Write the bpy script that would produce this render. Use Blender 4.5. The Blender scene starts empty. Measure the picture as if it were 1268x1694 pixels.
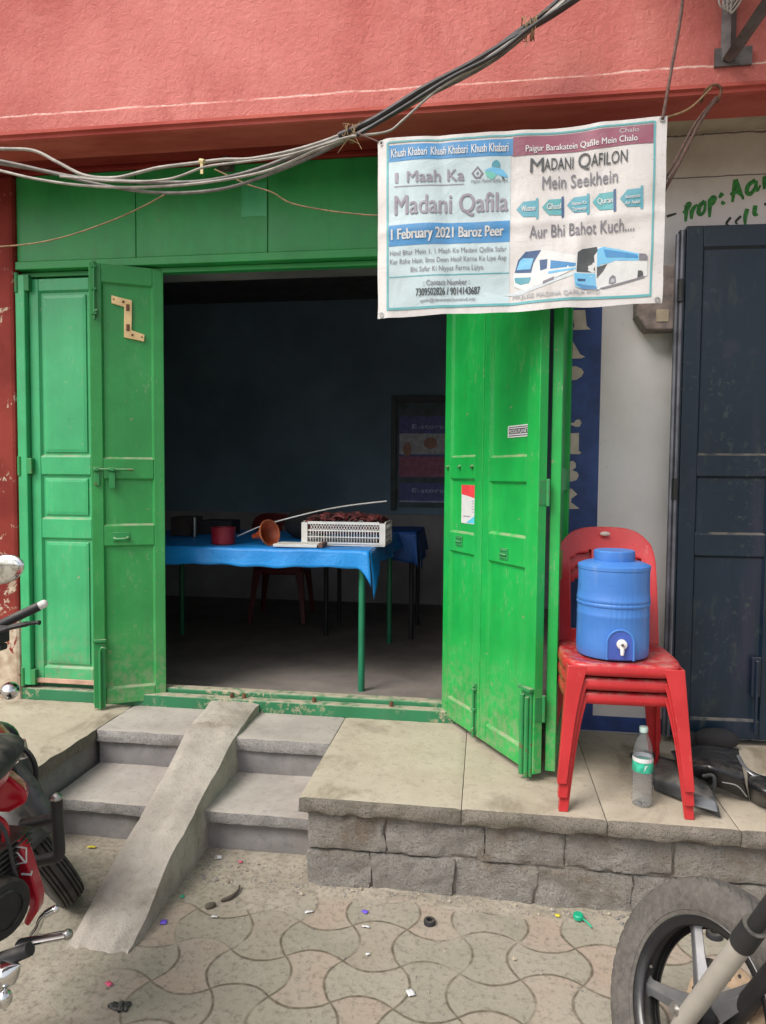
import bpy, bmesh, math, random
from mathutils import Vector, Matrix, noise
R = math.radians
random.seed(7)
S = bpy.context.scene
COL = S.collection

# ---------------------------------------------------------------- camera
FPX, CX, CY = 1160.0, 634.0, 847.0
CAM = Vector((0.0, -3.55, 1.60))
def cam_axes(yaw=R(8.26), pit=R(2.87), rol=R(-0.48)):
    f = Vector((-math.sin(yaw)*math.cos(pit), math.cos(yaw)*math.cos(pit), -math.sin(pit)))
    r = Vector((math.cos(yaw), math.sin(yaw), 0)); d = f.cross(r)
    c, s = math.cos(rol), math.sin(rol)
    return c*r + s*d, -s*r + c*d, f
AR, AD, AF = cam_axes()
cd = bpy.data.cameras.new("camera"); cam = bpy.data.objects.new("camera", cd); COL.objects.link(cam)
mw = Matrix((AR, -AD, -AF)).transposed().to_4x4(); mw.translation = CAM
cam.matrix_world = mw
cd.sensor_fit = 'VERTICAL'; cd.sensor_height = 36.0; cd.sensor_width = 27.0
cd.lens = FPX/1694*36.0; cd.clip_start = 0.05; cd.clip_end = 500
S.camera = cam
# measured points: where a sight line through the photo meets a known plane
def _ray(px, py): return AR*((px-CX)/FPX) + AD*((py-CY)/FPX) + AF
def at(px, py, Y): v = _ray(px, py); return CAM + v*((Y-CAM.y)/v.y)
def atz(px, py, z): v = _ray(px, py); return CAM + v*((z-CAM.z)/v.z)

# ---------------------------------------------------------------- sky, sun, exposure
SUN_EL, SUN_AZ = R(50), R(222)          # azimuth clockwise from +Y
W = bpy.data.worlds.new("World"); S.world = W; W.use_nodes = True
wn, wl = W.node_tree.nodes, W.node_tree.links
sky = wn.new('ShaderNodeTexSky'); sky.sky_type = 'NISHITA'; sky.sun_disc = False
sky.sun_elevation = SUN_EL; sky.sun_rotation = SUN_AZ; sky.dust_density = 4; sky.air_density = 1.2; sky.ozone_density = .6
hs = wn.new('ShaderNodeHueSaturation'); hs.inputs['Saturation'].default_value = .35
bgn = wn['Background']; wl.new(sky.outputs[0], hs.inputs['Color']); wl.new(hs.outputs[0], bgn.inputs[0])
bgn.inputs[1].default_value = .13
sd = bpy.data.lights.new("sun", 'SUN'); sd.energy = 1.5; sd.angle = R(28); sd.color = (1, .96, .9)
sun = bpy.data.objects.new("sun", sd); COL.objects.link(sun)
_sv = Vector((math.sin(SUN_AZ)*math.cos(SUN_EL), math.cos(SUN_AZ)*math.cos(SUN_EL), math.sin(SUN_EL)))
sun.rotation_euler = _sv.to_track_quat('Z', 'Y').to_euler()
S.view_settings.view_transform = 'Standard'; S.view_settings.look = 'None'
S.view_settings.exposure = 0.62; S.view_settings.gamma = 1
S.cycles.max_bounces = 8; S.cycles.diffuse_bounces = 5

# ---------------------------------------------------------------- material kit
class NT:
    def __init__(s, name):
        s.mt = bpy.data.materials.new(name); s.mt.use_nodes = True
        s.n = s.mt.node_tree.nodes; s.l = s.mt.node_tree.links; s.b = s.n['Principled BSDF']
        s.tc = s.n.new('ShaderNodeTexCoord'); s.obj = s.tc.outputs['Object']
    def put(s, x, sock):
        if isinstance(x, (int, float)): sock.default_value = x
        elif isinstance(x, (tuple, list)):
            sock.default_value = tuple(x) + ((1,) if len(x) == 3 and sock.type == 'RGBA' else ())
        else: s.l.new(x, sock)
    def m(s, op, a, b=0.0, c=0.0):
        n = s.n.new('ShaderNodeMath'); n.operation = op
        s.put(a, n.inputs[0]); s.put(b, n.inputs[1]); s.put(c, n.inputs[2]); return n.outputs[0]
    def mix(s, fac, a, b, mode='MIX'):
        n = s.n.new('ShaderNodeMix'); n.data_type = 'RGBA'; n.blend_type = mode
        s.put(fac, n.inputs[0]); s.put(a, n.inputs[6]); s.put(b, n.inputs[7]); return n.outputs[2]
    def noise(s, scale, detail=4, rough=.55, vec=None, stretch=None, dist=0.0):
        v = vec or s.obj
        if stretch:
            mp = s.n.new('ShaderNodeMapping'); s.l.new(v, mp.inputs[0]); mp.inputs['Scale'].default_value = stretch; v = mp.outputs[0]
        n = s.n.new('ShaderNodeTexNoise'); s.l.new(v, n.inputs['Vector'])
        n.inputs['Scale'].default_value = scale; n.inputs['Detail'].default_value = detail
        n.inputs['Roughness'].default_value = rough; n.inputs['Distortion'].default_value = dist
        return n.outputs[0]
    def ss(s, x, lo, hi):                     # smoothstep
        n = s.n.new('ShaderNodeMapRange'); n.interpolation_type = 'SMOOTHSTEP'
        s.put(x, n.inputs[0]); n.inputs[1].default_value = lo; n.inputs[2].default_value = hi; return n.outputs[0]
    def xyz(s, v=None):
        n = s.n.new('ShaderNodeSeparateXYZ'); s.l.new(v or s.obj, n.inputs[0]); return n.outputs
    def normal_z(s):
        g = s.n.new('ShaderNodeNewGeometry'); return s.xyz(g.outputs['Normal'])[2]
    def bump(s, h, strength=.3, dist=.01, prev=None):
        n = s.n.new('ShaderNodeBump'); s.l.new(h, n.inputs['Height'])
        n.inputs['Strength'].default_value = strength; n.inputs['Distance'].default_value = dist
        if prev is not None: s.l.new(prev, n.inputs['Normal'])
        s.l.new(n.outputs[0], s.b.inputs['Normal']); return n.outputs[0]
    def done(s, col, rough=.6, metal=0.0, spec=None):
        s.put(col, s.b.inputs['Base Color']); s.put(rough, s.b.inputs['Roughness']); s.b.inputs['Metallic'].default_value = metal
        if spec is not None: s.b.inputs['Specular IOR Level'].default_value = spec
        return s.mt
def mul(c, k): return tuple(min(1, x*k) for x in c)

def plain(name, col, rough=.5, metal=0.0, var=.18, scale=9, bump=.05, bs=60, dust=0.0, spec=None):
    t = NT(name)
    c = t.mix(t.ss(t.noise(scale, 5), .3, .7), mul(col, 1-var), mul(col, 1+var))
    if dust:
        up = t.m('MULTIPLY', t.ss(t.normal_z(), .2, .9), t.ss(t.noise(22, 4), .3, .62))
        c = t.mix(t.m('MULTIPLY', up, dust), c, (.36, .32, .26))
    r = t.m('MULTIPLY_ADD', t.noise(scale*2.3, 4), .25, rough-.12)
    if bump: t.bump(t.noise(bs, 4), bump, .004)
    return t.done(c, r, metal, spec)

def wood_paint(name, col, chips=(.30, .24, .17), chip=.63, dusty=.6, rough=.38, low=0.0):
    """gloss oil paint on planks: brush streaks, faded patches, chips, dust on ledges"""
    t = NT(name); x, y, z = t.xyz()
    streak = t.noise(26, 5, .6, stretch=(1, 1, .05)); blot = t.noise(3.2, 5, .6)
    c = t.mix(t.ss(blot, .32, .7), mul(col, .84), mul(col, 1.16))
    c = t.mix(t.m('MULTIPLY', t.ss(streak, .45, .75), .22), c, mul(col, .62))
    fade = t.m('MAXIMUM', t.ss(t.noise(7, 6, .65), .56, .74), t.ss(t.noise(5, 6, .65, stretch=(1, 1, .12)), .52, .70))
    c = t.mix(t.m('MULTIPLY', fade, .22), c, (min(1, col[0]+.07), min(1, col[1]*1.1+.03), min(1, col[2]+.06)))
    c = t.mix(t.m('MULTIPLY', t.ss(t.noise(1.6, 4, .6), .45, .7), .30), c, mul(col, .62))
    ch = t.ss(t.noise(31, 8, .72, dist=.4), chip, chip+.03)
    big = t.ss(t.noise(2.1, 3), .45, .6)
    ch = t.m('MULTIPLY', ch, big)
    c = t.mix(ch, c, chips)
    up = t.ss(t.normal_z(), .25, .8)
    c = t.mix(t.m('MULTIPLY', t.m('MULTIPLY', up, dusty), t.ss(t.noise(18, 5), .25, .6)), c, (.42, .36, .27))
    if low:
        sp = t.m('MULTIPLY', t.m('SUBTRACT', 1.0, t.ss(z, .02, .5)), t.ss(t.noise(24, 7, .75), .40, .62))
        c = t.mix(t.m('MULTIPLY', sp, low), c, (.30, .27, .19))
        sm = t.m('MULTIPLY', t.ss(t.noise(3.3, 5, .7), .5, .66), t.ss(t.noise(60, 6, .8, stretch=(1, 1, .3)), .53, .62))
        c = t.mix(t.m('MULTIPLY', sm, .6), c, (.28, .36, .22))
    grime = t.m('MULTIPLY', t.ss(t.noise(12, 6, .7, stretch=(1, 1, .35)), .55, .8), .35)
    c = t.mix(grime, c, (.09, .11, .06))
    b = t.bump(t.noise(70, 5, .6, stretch=(1, 1, .06)), .16, .003)
    t.bump(ch, -.4, .002, b)
    return t.done(c, t.m('MULTIPLY_ADD', blot, .3, rough-.12))

def stone(name, c1, c2, stain=(.14, .11, .08), sc=14, bump=.5, bd=.006, rough=.9, speck=0.0, st=.5):
    t = NT(name)
    n1 = t.noise(sc*.35, 6, .6); n2 = t.noise(sc*3, 6, .7); n3 = t.noise(sc*12, 3, .7)
    c = t.mix(t.ss(n1, .3, .7), c1, c2)
    c = t.mix(t.m('MULTIPLY', t.ss(n2, .5, .75), .5), c, mul(c1, .55))
    c = t.mix(t.m('MULTIPLY', t.ss(t.noise(sc*.22, 6, .65, dist=.6), .5, .72), st), c, stain)
    if speck: c = t.mix(t.m('MULTIPLY', t.ss(n3, .52, .62), speck), c, mul(c1, .3))
    b = t.bump(n2, bump, bd); t.bump(n3, bump*.5, bd*.3, b)
    return t.done(c, rough, 0, .25)

GREEN = (.010, .38, .066); GREENB = (.045, .40, .155); GREEND = (.024, .31, .075)
MT = {}
MT['green_left'] = wood_paint('green_leaf_paint', (.030, .285, .070), low=.5, chip=.635)
MT['green'] = wood_paint('green_door_paint', GREEN, low=.55, chip=.635)
MT['green_pale'] = wood_paint('green_pale_paint', GREENB, chips=(.40, .30, .22), rough=.3, low=.4)
MT['green_dark'] = wood_paint('green_lintel_paint', GREEND, chip=.66)
MT['green_sill'] = wood_paint('green_sill_paint', (.02, .17, .07), chips=(.40, .33, .22), chip=.52, dusty=.95, rough=.6)
MT['green_metal'] = wood_paint('green_hardware_paint', (.022, .25, .07), chips=(.16, .08, .04), chip=.55, rough=.5)
MT['navy'] = wood_paint('navy_door_paint', (.0035, .0145, .030), chips=(.03, .045, .048), chip=.57, dusty=.3, rough=.36)
t = NT('red_chair_plastic'); c = t.mix(t.ss(t.noise(6, 4), .3, .7), (.43, .022, .026), (.52, .032, .036))
sc = t.m('MULTIPLY', t.ss(t.noise(38, 7, .78, stretch=(1, 1, .45)), .60, .66), t.ss(t.noise(4, 3), .42, .6)); c = t.mix(t.m('MULTIPLY', sc, .5), c, (.62, .22, .20))
up = t.m('MULTIPLY', t.ss(t.normal_z(), .3, .9), t.ss(t.noise(20, 5, .7), .42, .62)); c = t.mix(t.m('MULTIPLY', up, .4), c, (.40, .33, .27))
MT['red_plastic'] = t.done(c, t.m('MULTIPLY_ADD', t.noise(11, 5), .3, .16))
t = NT('blue_jug_plastic'); c = t.mix(t.ss(t.noise(5, 4), .3, .7), (.050, .175, .51), (.066, .215, .57))
sc = t.m('MULTIPLY', t.ss(t.noise(34, 7, .8, stretch=(.5, .5, 1.6)), .60, .65), t.ss(t.noise(6, 3), .45, .6)); c = t.mix(t.m('MULTIPLY', sc, .55), c, (.025, .07, .22))
dr = t.m('MULTIPLY', t.ss(t.noise(16, 6, .7, stretch=(1, 1, .12)), .54, .72), .28); c = t.mix(dr, c, (.30, .38, .50))
MT['blue_plastic'] = t.done(c, t.m('MULTIPLY_ADD', t.noise(9, 4), .25, .26))
MT['blue_dark'] = plain('blue_recess_plastic', (.05, .10, .40), .4, var=.08, bump=.02)
MT['white_plastic'] = plain('white_plastic', (.70, .69, .66), .45, var=.08, bump=.02, dust=.2)
MT['chrome'] = plain('chrome', (.72, .72, .72), .16, 1.0, var=.06, bump=.02)
MT['steel'] = plain('brushed_steel', (.42, .41, .39), .38, 1.0, var=.15, bump=.05)
MT['black_gloss'] = plain('black_gloss_plastic', (.012, .012, .014), .22, var=.3, bump=.02, dust=.10)
MT['black_matt'] = plain('black_matt', (.018, .018, .02), .55, var=.3, bump=.1, dust=.25)
MT['grey_dark'] = plain('dark_grey_plastic', (.05, .053, .058), .42, var=.25, bump=.05, dust=.35)
MT['rubber'] = plain('tyre_rubber', (.040, .036, .034), .78, var=.35, scale=14, bump=.25, bs=120, dust=.15)
t = NT('dusty_tyre_rubber'); n_ = t.noise(55, 6, .75); c = t.mix(t.ss(n_, .3, .7), (.075, .069, .064), (.135, .123, .110)); c = t.mix(t.m('MULTIPLY', t.ss(t.noise(6, 4, .6), .45, .68), .35), c, (.19, .17, .148))
t.bump(t.noise(170, 4, .7), .35, .003); MT['rubber_dusty'] = t.done(c, .9, 0, .2)
MT['bike_red'] = plain('red_bike_paint', (.46, .012, .030), .18, var=.1, scale=4, bump=.01, dust=.05)
MT['white_line'] = plain('white_decal', (.75, .75, .75), .4, bump=0)
MT['alloy'] = plain('black_alloy', (.045, .045, .048), .42, .5, var=.3, bump=.05, dust=.35)
MT['alloy_grey'] = plain('grey_alloy_spoke', (.17, .17, .18), .45, .5, var=.2, bump=.05, dust=.3)
MT['rust_disc'] = plain('rusty_disc', (.50, .36, .24), .55, .3, var=.25, scale=20)
MT['fork'] = plain('dusty_fork', (.40, .37, .325), .55, .1, var=.09, scale=9, bump=0)
MT['wood_cream'] = plain('cream_painted_strip', (.78, .55, .28), .6, var=.14, scale=14, bump=.1)
MT['rust'] = plain('rust', (.13, .055, .03), .8, var=.4, scale=30, bump=.3)
MT['cable_grey'] = plain('grey_cable', (.17, .155, .145), .6, var=.3, scale=16, bump=.05, dust=.5)
MT['cable_light'] = plain('pale_cable', (.33, .30, .27), .6, var=.25, scale=16, bump=.05, dust=.4)
MT['cable_dark'] = plain('dark_cable', (.035, .032, .035), .55, var=.3, scale=16, bump=.05, dust=.35)
MT['wire_tan'] = plain('tan_wire', (.26, .17, .085), .7, var=.3, scale=30, bump=.1)
MT['rope'] = plain('brown_rope', (.10, .055, .045), .8, var=.3, scale=60, bump=.3)
MT['tape'] = plain('old_tape', (.62, .50, .25), .6, var=.2)
MT['iron'] = plain('grey_angle_iron', (.12, .105, .105), .65, .3, var=.3, scale=16, bump=.2)
MT['table_green'] = plain('green_table_leg', (.014, .17, .085), .4, var=.15)
MT['ply'] = plain('old_tabletop', (.20, .13, .08), .6)
MT['paper'] = plain('paper', (.62, .60, .55), .8, var=.1, bump=.1)
MT['maroon'] = plain('maroon_plastic', (.25, .012, .022), .4, var=.15)
MT['orange'] = plain('faded_orange_plastic', (.34, .055, .014), .5, var=.25, scale=14)
MT['dark_bag'] = plain('black_cloth', (.012, .011, .013), .85, var=.4, bump=.4)
MT['meter'] = plain('brown_meter_box', (.20, .155, .14), .6, var=.4, scale=16, bump=.2)
t = NT('banner_vinyl'); c = t.mix(t.ss(t.noise(4, 5, .65), .3, .7), (.55, .52, .505), (.63, .605, .595))
c = t.mix(t.m('MULTIPLY', t.ss(t.noise(13, 6, .7, stretch=(1, 1, .2)), .52, .74), .45), c, (.40, .36, .32)); c = t.mix(t.m('MULTIPLY', t.ss(t.noise(70, 5, .75), .60, .68), .4), c, (.30, .25, .2))
t.bump(t.noise(9, 5, .6, dist=1.2), .22, .02); MT['banner'] = t.done(c, .5)
for k, c in dict(ban_pale=(.50, .61, .645), ban_blue=(.055, .24, .50), ban_maroon=(.26, .075, .12), ban_grey=(.19, .18, .21),
                 ban_dark=(.06, .065, .07), ban_teal=(.10, .36, .39), ban_teal2=(.09, .32, .40), ban_white=(.68, .68, .68), ban_mauve=(.30, .27, .32),
                 ban_sky=(.16, .47, .72), ban_navy=(.03, .08, .20), ban_green=(.16, .50, .42), ban_soft=(.45, .46, .48), ban_road=(.55, .60, .63)).items():
    t = NT('print_'+k[4:]); q = t.mix(t.ss(t.noise(6, 5, .65), .35, .72), c, tuple(x*.82+.055 for x in c)); q = t.mix(t.m('MULTIPLY', t.ss(t.noise(55, 6, .75), .58, .68), .35), q, tuple(x*.6+.12 for x in c))
    t.bump(t.noise(9, 5, .6, dist=1.2), .22, .02); MT[k] = t.done(q, .5)
MT['sign_green'] = plain('green_brush_paint', (.02, .17, .022), .6, var=.4, scale=60, bump=0)
MT['sign_black'] = plain('black_brush_paint', (.02, .025, .02), .6, bump=0)
MT['navy_paint'] = plain('navy_wall_paint', (.022, .052, .19), .6, var=.3, scale=8, bump=.15)
MT['cream_paint'] = plain('cream_letter_paint', (.50, .42, .36), .7, var=.15, bump=.15)

# transparent plastic
t = NT('clear_plastic'); t.b.inputs['Transmission Weight'].default_value = .96; t.b.inputs['IOR'].default_value = 1.12
MT['clear'] = t.done((.93, .95, .97), .10)
t = NT('mirror_glass'); MT['mirror'] = t.done(t.mix(t.ss(t.noise(40, 5), .45, .62), (.78, .80, .78), (.5, .5, .47)), .12, 1.0)

# red plastered wall with a pale crack line
t = NT('red_plaster'); x, y, z = t.xyz()
big = t.noise(1.1, 5, .6); med = t.noise(6, 5, .65); runs = t.noise(3.4, 6, .7, stretch=(1, 1, .13))
c = t.mix(t.ss(big, .3, .7), (.42, .105, .09), (.60, .20, .175))
c = t.mix(t.m('MULTIPLY', t.ss(med, .45, .75), .35), c, (.60, .24, .21))
c = t.mix(t.m('MULTIPLY', t.ss(runs, .52, .76), .38), c, (.42, .10, .085))
c = t.mix(t.m('MULTIPLY', t.ss(t.noise(42, 5, .7), .61, .68), .6), c, (.26, .06, .05))
c = t.mix(t.m('MULTIPLY', t.m('MULTIPLY', t.ss(t.noise(7, 7, .75, stretch=(1, 1, .22)), .48, .68), t.ss(t.noise(1.3, 3), .40, .60)), .6), c, (.36, .085, .075))
c = t.mix(t.m('MULTIPLY', t.ss(t.noise(90, 4, .75), .56, .7), .3), c, (.78, .42, .38))
wig = t.m('MULTIPLY_ADD', t.noise(5, 6, .7), .03, -.015)
ln = t.m('ABSOLUTE', t.m('SUBTRACT', z, t.m('ADD', wig, 3.252)))
lm = t.m('MULTIPLY', t.m('SUBTRACT', 1.0, t.ss(ln, .0015, .0055)), t.ss(t.noise(4, 5, .7), .36, .56))
c = t.mix(lm, c, (.74, .52, .46))
b = t.bump(t.noise(34, 5, .6, dist=.8), .55, .012); t.bump(t.noise(150, 3, .6), .3, .003, b)
MT['red_wall'] = t.done(c, .8, 0, .2)
t = NT('red_ledge'); c = t.mix(t.ss(t.noise(5, 6, .65, stretch=(.3, 1, 1)), .35, .7), (.36, .062, .05), (.50, .12, .095))
t.bump(t.noise(40, 5), .3, .006); MT['red_ledge'] = t.done(c, .8, 0, .2)
t = NT('dark_red_beam'); c = t.mix(t.ss(t.noise(4, 6, .65, stretch=(.4, 1, 1)), .35, .7), (.19, .018, .016), (.27, .035, .026))
c = t.mix(t.ss(t.noise(26, 5, .7), .70, .74), c, (.5, .3, .24)); t.bump(t.noise(30, 5), .3, .006)
MT['red_beam'] = t.done(c, .75, 0, .2)
# column: dark red over cream, flaking low down
t = NT('flaking_column'); x, y, z = t.xyz()
low = t.m('SUBTRACT', 1.0, t.ss(z, .45, 1.25))
fl = t.ss(t.m('ADD', t.noise(9, 8, .72, dist=.5), t.m('MULTIPLY', low, .24)), .60, .635)
c = t.mix(t.ss(t.noise(4, 5), .3, .7), (.17, .022, .016), (.26, .04, .03)); c = t.mix(fl, c, t.mix(t.ss(t.noise(14, 5), .35, .65), (.55, .47, .36), (.36, .27, .19)))
t.bump(fl, -.5, .004); MT['column'] = t.done(c, .75, 0, .2)
# white lime-washed wall: cracks, scuffs, board line
t = NT('white_wall'); x, y, z = t.xyz()
c = t.mix(t.ss(t.noise(1.6, 5, .6), .3, .7), (.60, .56, .555), (.71, .675, .68))
upz = t.ss(z, 2.75, 3.1)
c = t.mix(t.m('MULTIPLY', upz, .75), c, t.mix(t.ss(t.noise(5, 6, .7), .3, .7), (.42, .36, .29), (.54, .48, .42)))
c = t.mix(t.m('MULTIPLY', t.ss(t.noise(30, 8, .75), .63, .68), t.ss(t.noise(2.3, 3), .48, .62)), c, (.16, .11, .09))
for zz, th, am in ((3.215, .006, .018), (3.02, .004, .006)):
    wig = t.m('MULTIPLY_ADD', t.noise(7, 7, .75), am*2, -am)
    cr = t.m('SUBTRACT', 1.0, t.ss(t.m('ABSOLUTE', t.m('SUBTRACT', z, t.m('ADD', wig, zz))), .0015, th))
    c = t.mix(t.m('MULTIPLY', cr, .85), c, (.08, .05, .045))
drip = t.m('MULTIPLY', t.ss(t.noise(9, 6, .7, stretch=(1, 1, .12)), .56, .78), .3); c = t.mix(drip, c, (.33, .27, .23))
b = t.bump(t.noise(18, 6, .6), .25, .008); t.bump(t.noise(110, 3), .2, .002, b); MT['white_wall'] = t.done(c, .85, 0, .2)
MT['cream_soffit'] = plain('cream_soffit', (.40, .33, .26), .85, var=.25, scale=6, bump=.3)
MT['room_wall'] = plain('room_blue_wall', (.20, .30, .40), .8, var=.18, scale=1.2, bump=.15)
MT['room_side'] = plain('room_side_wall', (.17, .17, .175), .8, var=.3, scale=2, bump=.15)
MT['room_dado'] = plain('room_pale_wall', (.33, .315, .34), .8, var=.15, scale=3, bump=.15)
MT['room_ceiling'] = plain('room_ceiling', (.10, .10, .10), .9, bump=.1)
MT['teal_frame'] = plain('dark_teal_frame', (.035, .055, .062), .5, var=.3)
MT['teal_panel'] = plain('teal_shutter', (.055, .095, .12), .5, var=.3)
for k, c in dict(po_navy=(.10, .12, .38), po_pale=(.50, .52, .60), po_pink=(.40, .12, .22), po_skin=(.42, .2, .16), po_text=(.5, .58, .8), po_line=(.42, .5, .62)).items():
    MT[k] = plain('poster_'+k[3:], c, .5, var=.25, scale=20, bump=0)
# cement floor
t = NT('cement_floor'); c = t.mix(t.ss(t.noise(2.6, 6, .65), .3, .7), (.15, .13, .115), (.23, .20, .18))
c = t.mix(t.m('MULTIPLY', t.ss(t.noise(9, 6, .7), .5, .72), .4), c, (.13, .11, .1)); t.bump(t.noise(60, 4), .2, .004); MT['cement'] = t.done(c, .75)
# stone
MT['slab'] = stone('sandstone_slab', (.40, .345, .265), (.47, .41, .325), stain=(.215, .175, .125), sc=12, bump=.45, bd=.007, st=.95)
MT['slab_edge'] = stone('chiselled_edge', (.20, .175, .145), (.30, .265, .22), stain=(.09, .085, .045), sc=20, bump=.9, bd=.012, speck=.8)
MT['granite'] = stone('granite_tread', (.33, .295, .265), (.43, .39, .35), stain=(.25, .215, .18), sc=11, bump=.3, bd=.005)
MT['granite_edge'] = stone('granite_edge', (.26, .245, .235), (.37, .35, .33), stain=(.17, .15, .13), sc=22, bump=.8, bd=.009, speck=.75)
MT['riser'] = stone('grey_riser', (.20, .19, .19), (.28, .265, .26), stain=(.27, .24, .2), sc=13, bump=.4, bd=.006)
MT['ashlar'] = stone('rough_ashlar', (.47, .435, .395), (.62, .575, .52), stain=(.34, .255, .18), sc=15, bump=1.0, bd=.028, speck=.35, st=.85)
MT['mortar'] = stone('mortar', (.33, .295, .26), (.42, .38, .335), stain=(.2, .11, .07), sc=18, bump=.5, bd=.008)
MT['concrete'] = stone('ramp_concrete', (.33, .295, .255), (.47, .425, .37), stain=(.225, .19, .15), sc=9, bump=.75, bd=.009, st=.7)

# interlocking pavers: curved-sided squares, worn, filling with dust near the steps
t = NT('pavers'); x, y, z = t.xyz()
jx = t.m('MULTIPLY_ADD', t.noise(9, 2), .012, -.006); jy = t.m('MULTIPLY_ADD', t.noise(8, 2, vec=None, stretch=(1.3, .9, 1)), .012, -.006)
u = t.m('DIVIDE', t.m('ADD', t.m('ADD', x, .828), jx), .193); v = t.m('DIVIDE', t.m('ADD', t.m('ADD', y, 1.165), jy), .183)
def arc(a):
    f = t.m('SUBTRACT', a, t.m('FLOOR', a)); q = t.m('MULTIPLY_ADD', f, 2.0, -1.0); return t.m('SUBTRACT', 1.0, t.m('MULTIPLY', q, q))
def sgn(a): return t.m('MULTIPLY_ADD', t.m('FLOORED_MODULO', a, 2.0), -2.0, 1.0)   # +1 even, -1 odd
ku = t.m('ROUND', u); kv = t.m('ROUND', v); fu = t.m('FLOOR', u); fv = t.m('FLOOR', v)
A = .205
dispu = t.m('MULTIPLY', t.m('MULTIPLY', sgn(t.m('ADD', ku, fv)), arc(v)), -A)
dispv = t.m('MULTIPLY', t.m('MULTIPLY', sgn(t.m('ADD', fu, kv)), arc(u)), A)
du = t.m('SUBTRACT', t.m('SUBTRACT', u, ku), dispu); dv = t.m('SUBTRACT', t.m('SUBTRACT', v, kv), dispv)
dist = t.m('MINIMUM', t.m('ABSOLUTE', du), t.m('ABSOLUTE', dv))
iu = t.m('ADD', ku, t.m('SUBTRACT', t.m('GREATER_THAN', du, 0.0), 1.0)); jv = t.m('ADD', kv, t.m('SUBTRACT', t.m('GREATER_THAN', dv, 0.0), 1.0))
par = t.m('FLOORED_MODULO', t.m('ADD', iu, jv), 2.0)
cmb = t.n.new('ShaderNodeCombineXYZ'); t.l.new(iu, cmb.inputs[0]); t.l.new(jv, cmb.inputs[1])
wnz = t.n.new('ShaderNodeTexWhiteNoise'); t.l.new(cmb.outputs[0], wnz.inputs['Vector']); rnd = wnz.outputs['Value']
grey = t.mix(rnd, (.272, .252, .196), (.345, .318, .250)); pink = t.mix(rnd, (.335, .268, .212), (.385, .308, .245))
c = t.mix(t.m('MULTIPLY', par, t.ss(rnd, .1, .5)), grey, pink)
dirt = t.noise(3.0, 7, .68); fine = t.noise(45, 6, .72)
c = t.mix(t.m('MULTIPLY', t.ss(dirt, .36, .66), .8), c, (.345, .312, .252))
c = t.mix(t.m('MULTIPLY', t.ss(fine, .48, .68), .6), c, (.15, .13, .10))
c = t.mix(t.m('MULTIPLY', t.ss(t.noise(13, 8, .75), .54, .70), .55), c, (.20, .175, .135))
c = t.mix(t.m('MULTIPLY', t.ss(t.noise(160, 3, .7), .6, .7), .35), c, (.48, .43, .36))
edge = t.m('ADD', y, t.m('MULTIPLY_ADD', t.noise(6, 5, .65), .22, -.11))
cover = t.ss(t.m('ADD', edge, t.m('MULTIPLY', t.ss(t.m('MULTIPLY', x, -1.0), .62, .72), .10)), -1.06, -.975)
leftc = t.m('MULTIPLY', t.ss(t.m('MULTIPLY', x, -1.0), .95, 1.35), t.ss(t.noise(2.2, 5), .33, .5))
cover = t.m('MAXIMUM', cover, t.m('MULTIPLY', leftc, .85))
fill = t.ss(t.noise(5, 5, .6), .50, .68)
gr = t.m('MULTIPLY', t.m('SUBTRACT', 1.0, t.ss(dist, .008, .042)), t.m('SUBTRACT', 1.0, t.m('MAXIMUM', cover, t.m('MULTIPLY', fill, .8))))
c = t.mix(t.m('MULTIPLY', gr, .85), c, t.mix(t.ss(t.noise(30, 4), .4, .6), (.085, .068, .046), (.16, .13, .09)))
dust = t.mix(t.ss(t.noise(8, 7, .7), .35, .65), (.295, .262, .205), (.405, .362, .292))
dust = t.mix(t.m('MULTIPLY', t.ss(fine, .46, .66), .6), dust, (.14, .12, .092))
dust = t.mix(t.m('MULTIPLY', t.ss(t.noise(17, 8, .75), .53, .66), .55), dust, (.18, .155, .12))
c = t.mix(t.m('MULTIPLY', cover, .92), c, dust)
b = t.bump(t.m('ADD', gr, t.m('MULTIPLY', rnd, -.25)), -1.0, .010); b = t.bump(fine, .45, .006, b); b = t.bump(t.noise(190, 3, .7), .4, .003, b); t.bump(dirt, .3, .02, b)
MT['ground'] = t.done(c, .92, 0, .2)

# tarpaulin table cloth
t = NT('blue_tarpaulin'); c = t.mix(t.ss(t.noise(6, 6, .6, stretch=(.4, 1, 1)), .35, .65), (.005, .19, .56), (.010, .26, .70))
t.bump(t.noise(28, 6, .65, dist=.8), .5, .008); MT['tarp'] = t.done(c, .42)
t = NT('dark_blue_cloth'); t.bump(t.noise(28, 6, .65, dist=.8), .5, .008); MT['tarp_dark'] = t.done((.007, .075, .30), .6)

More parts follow.
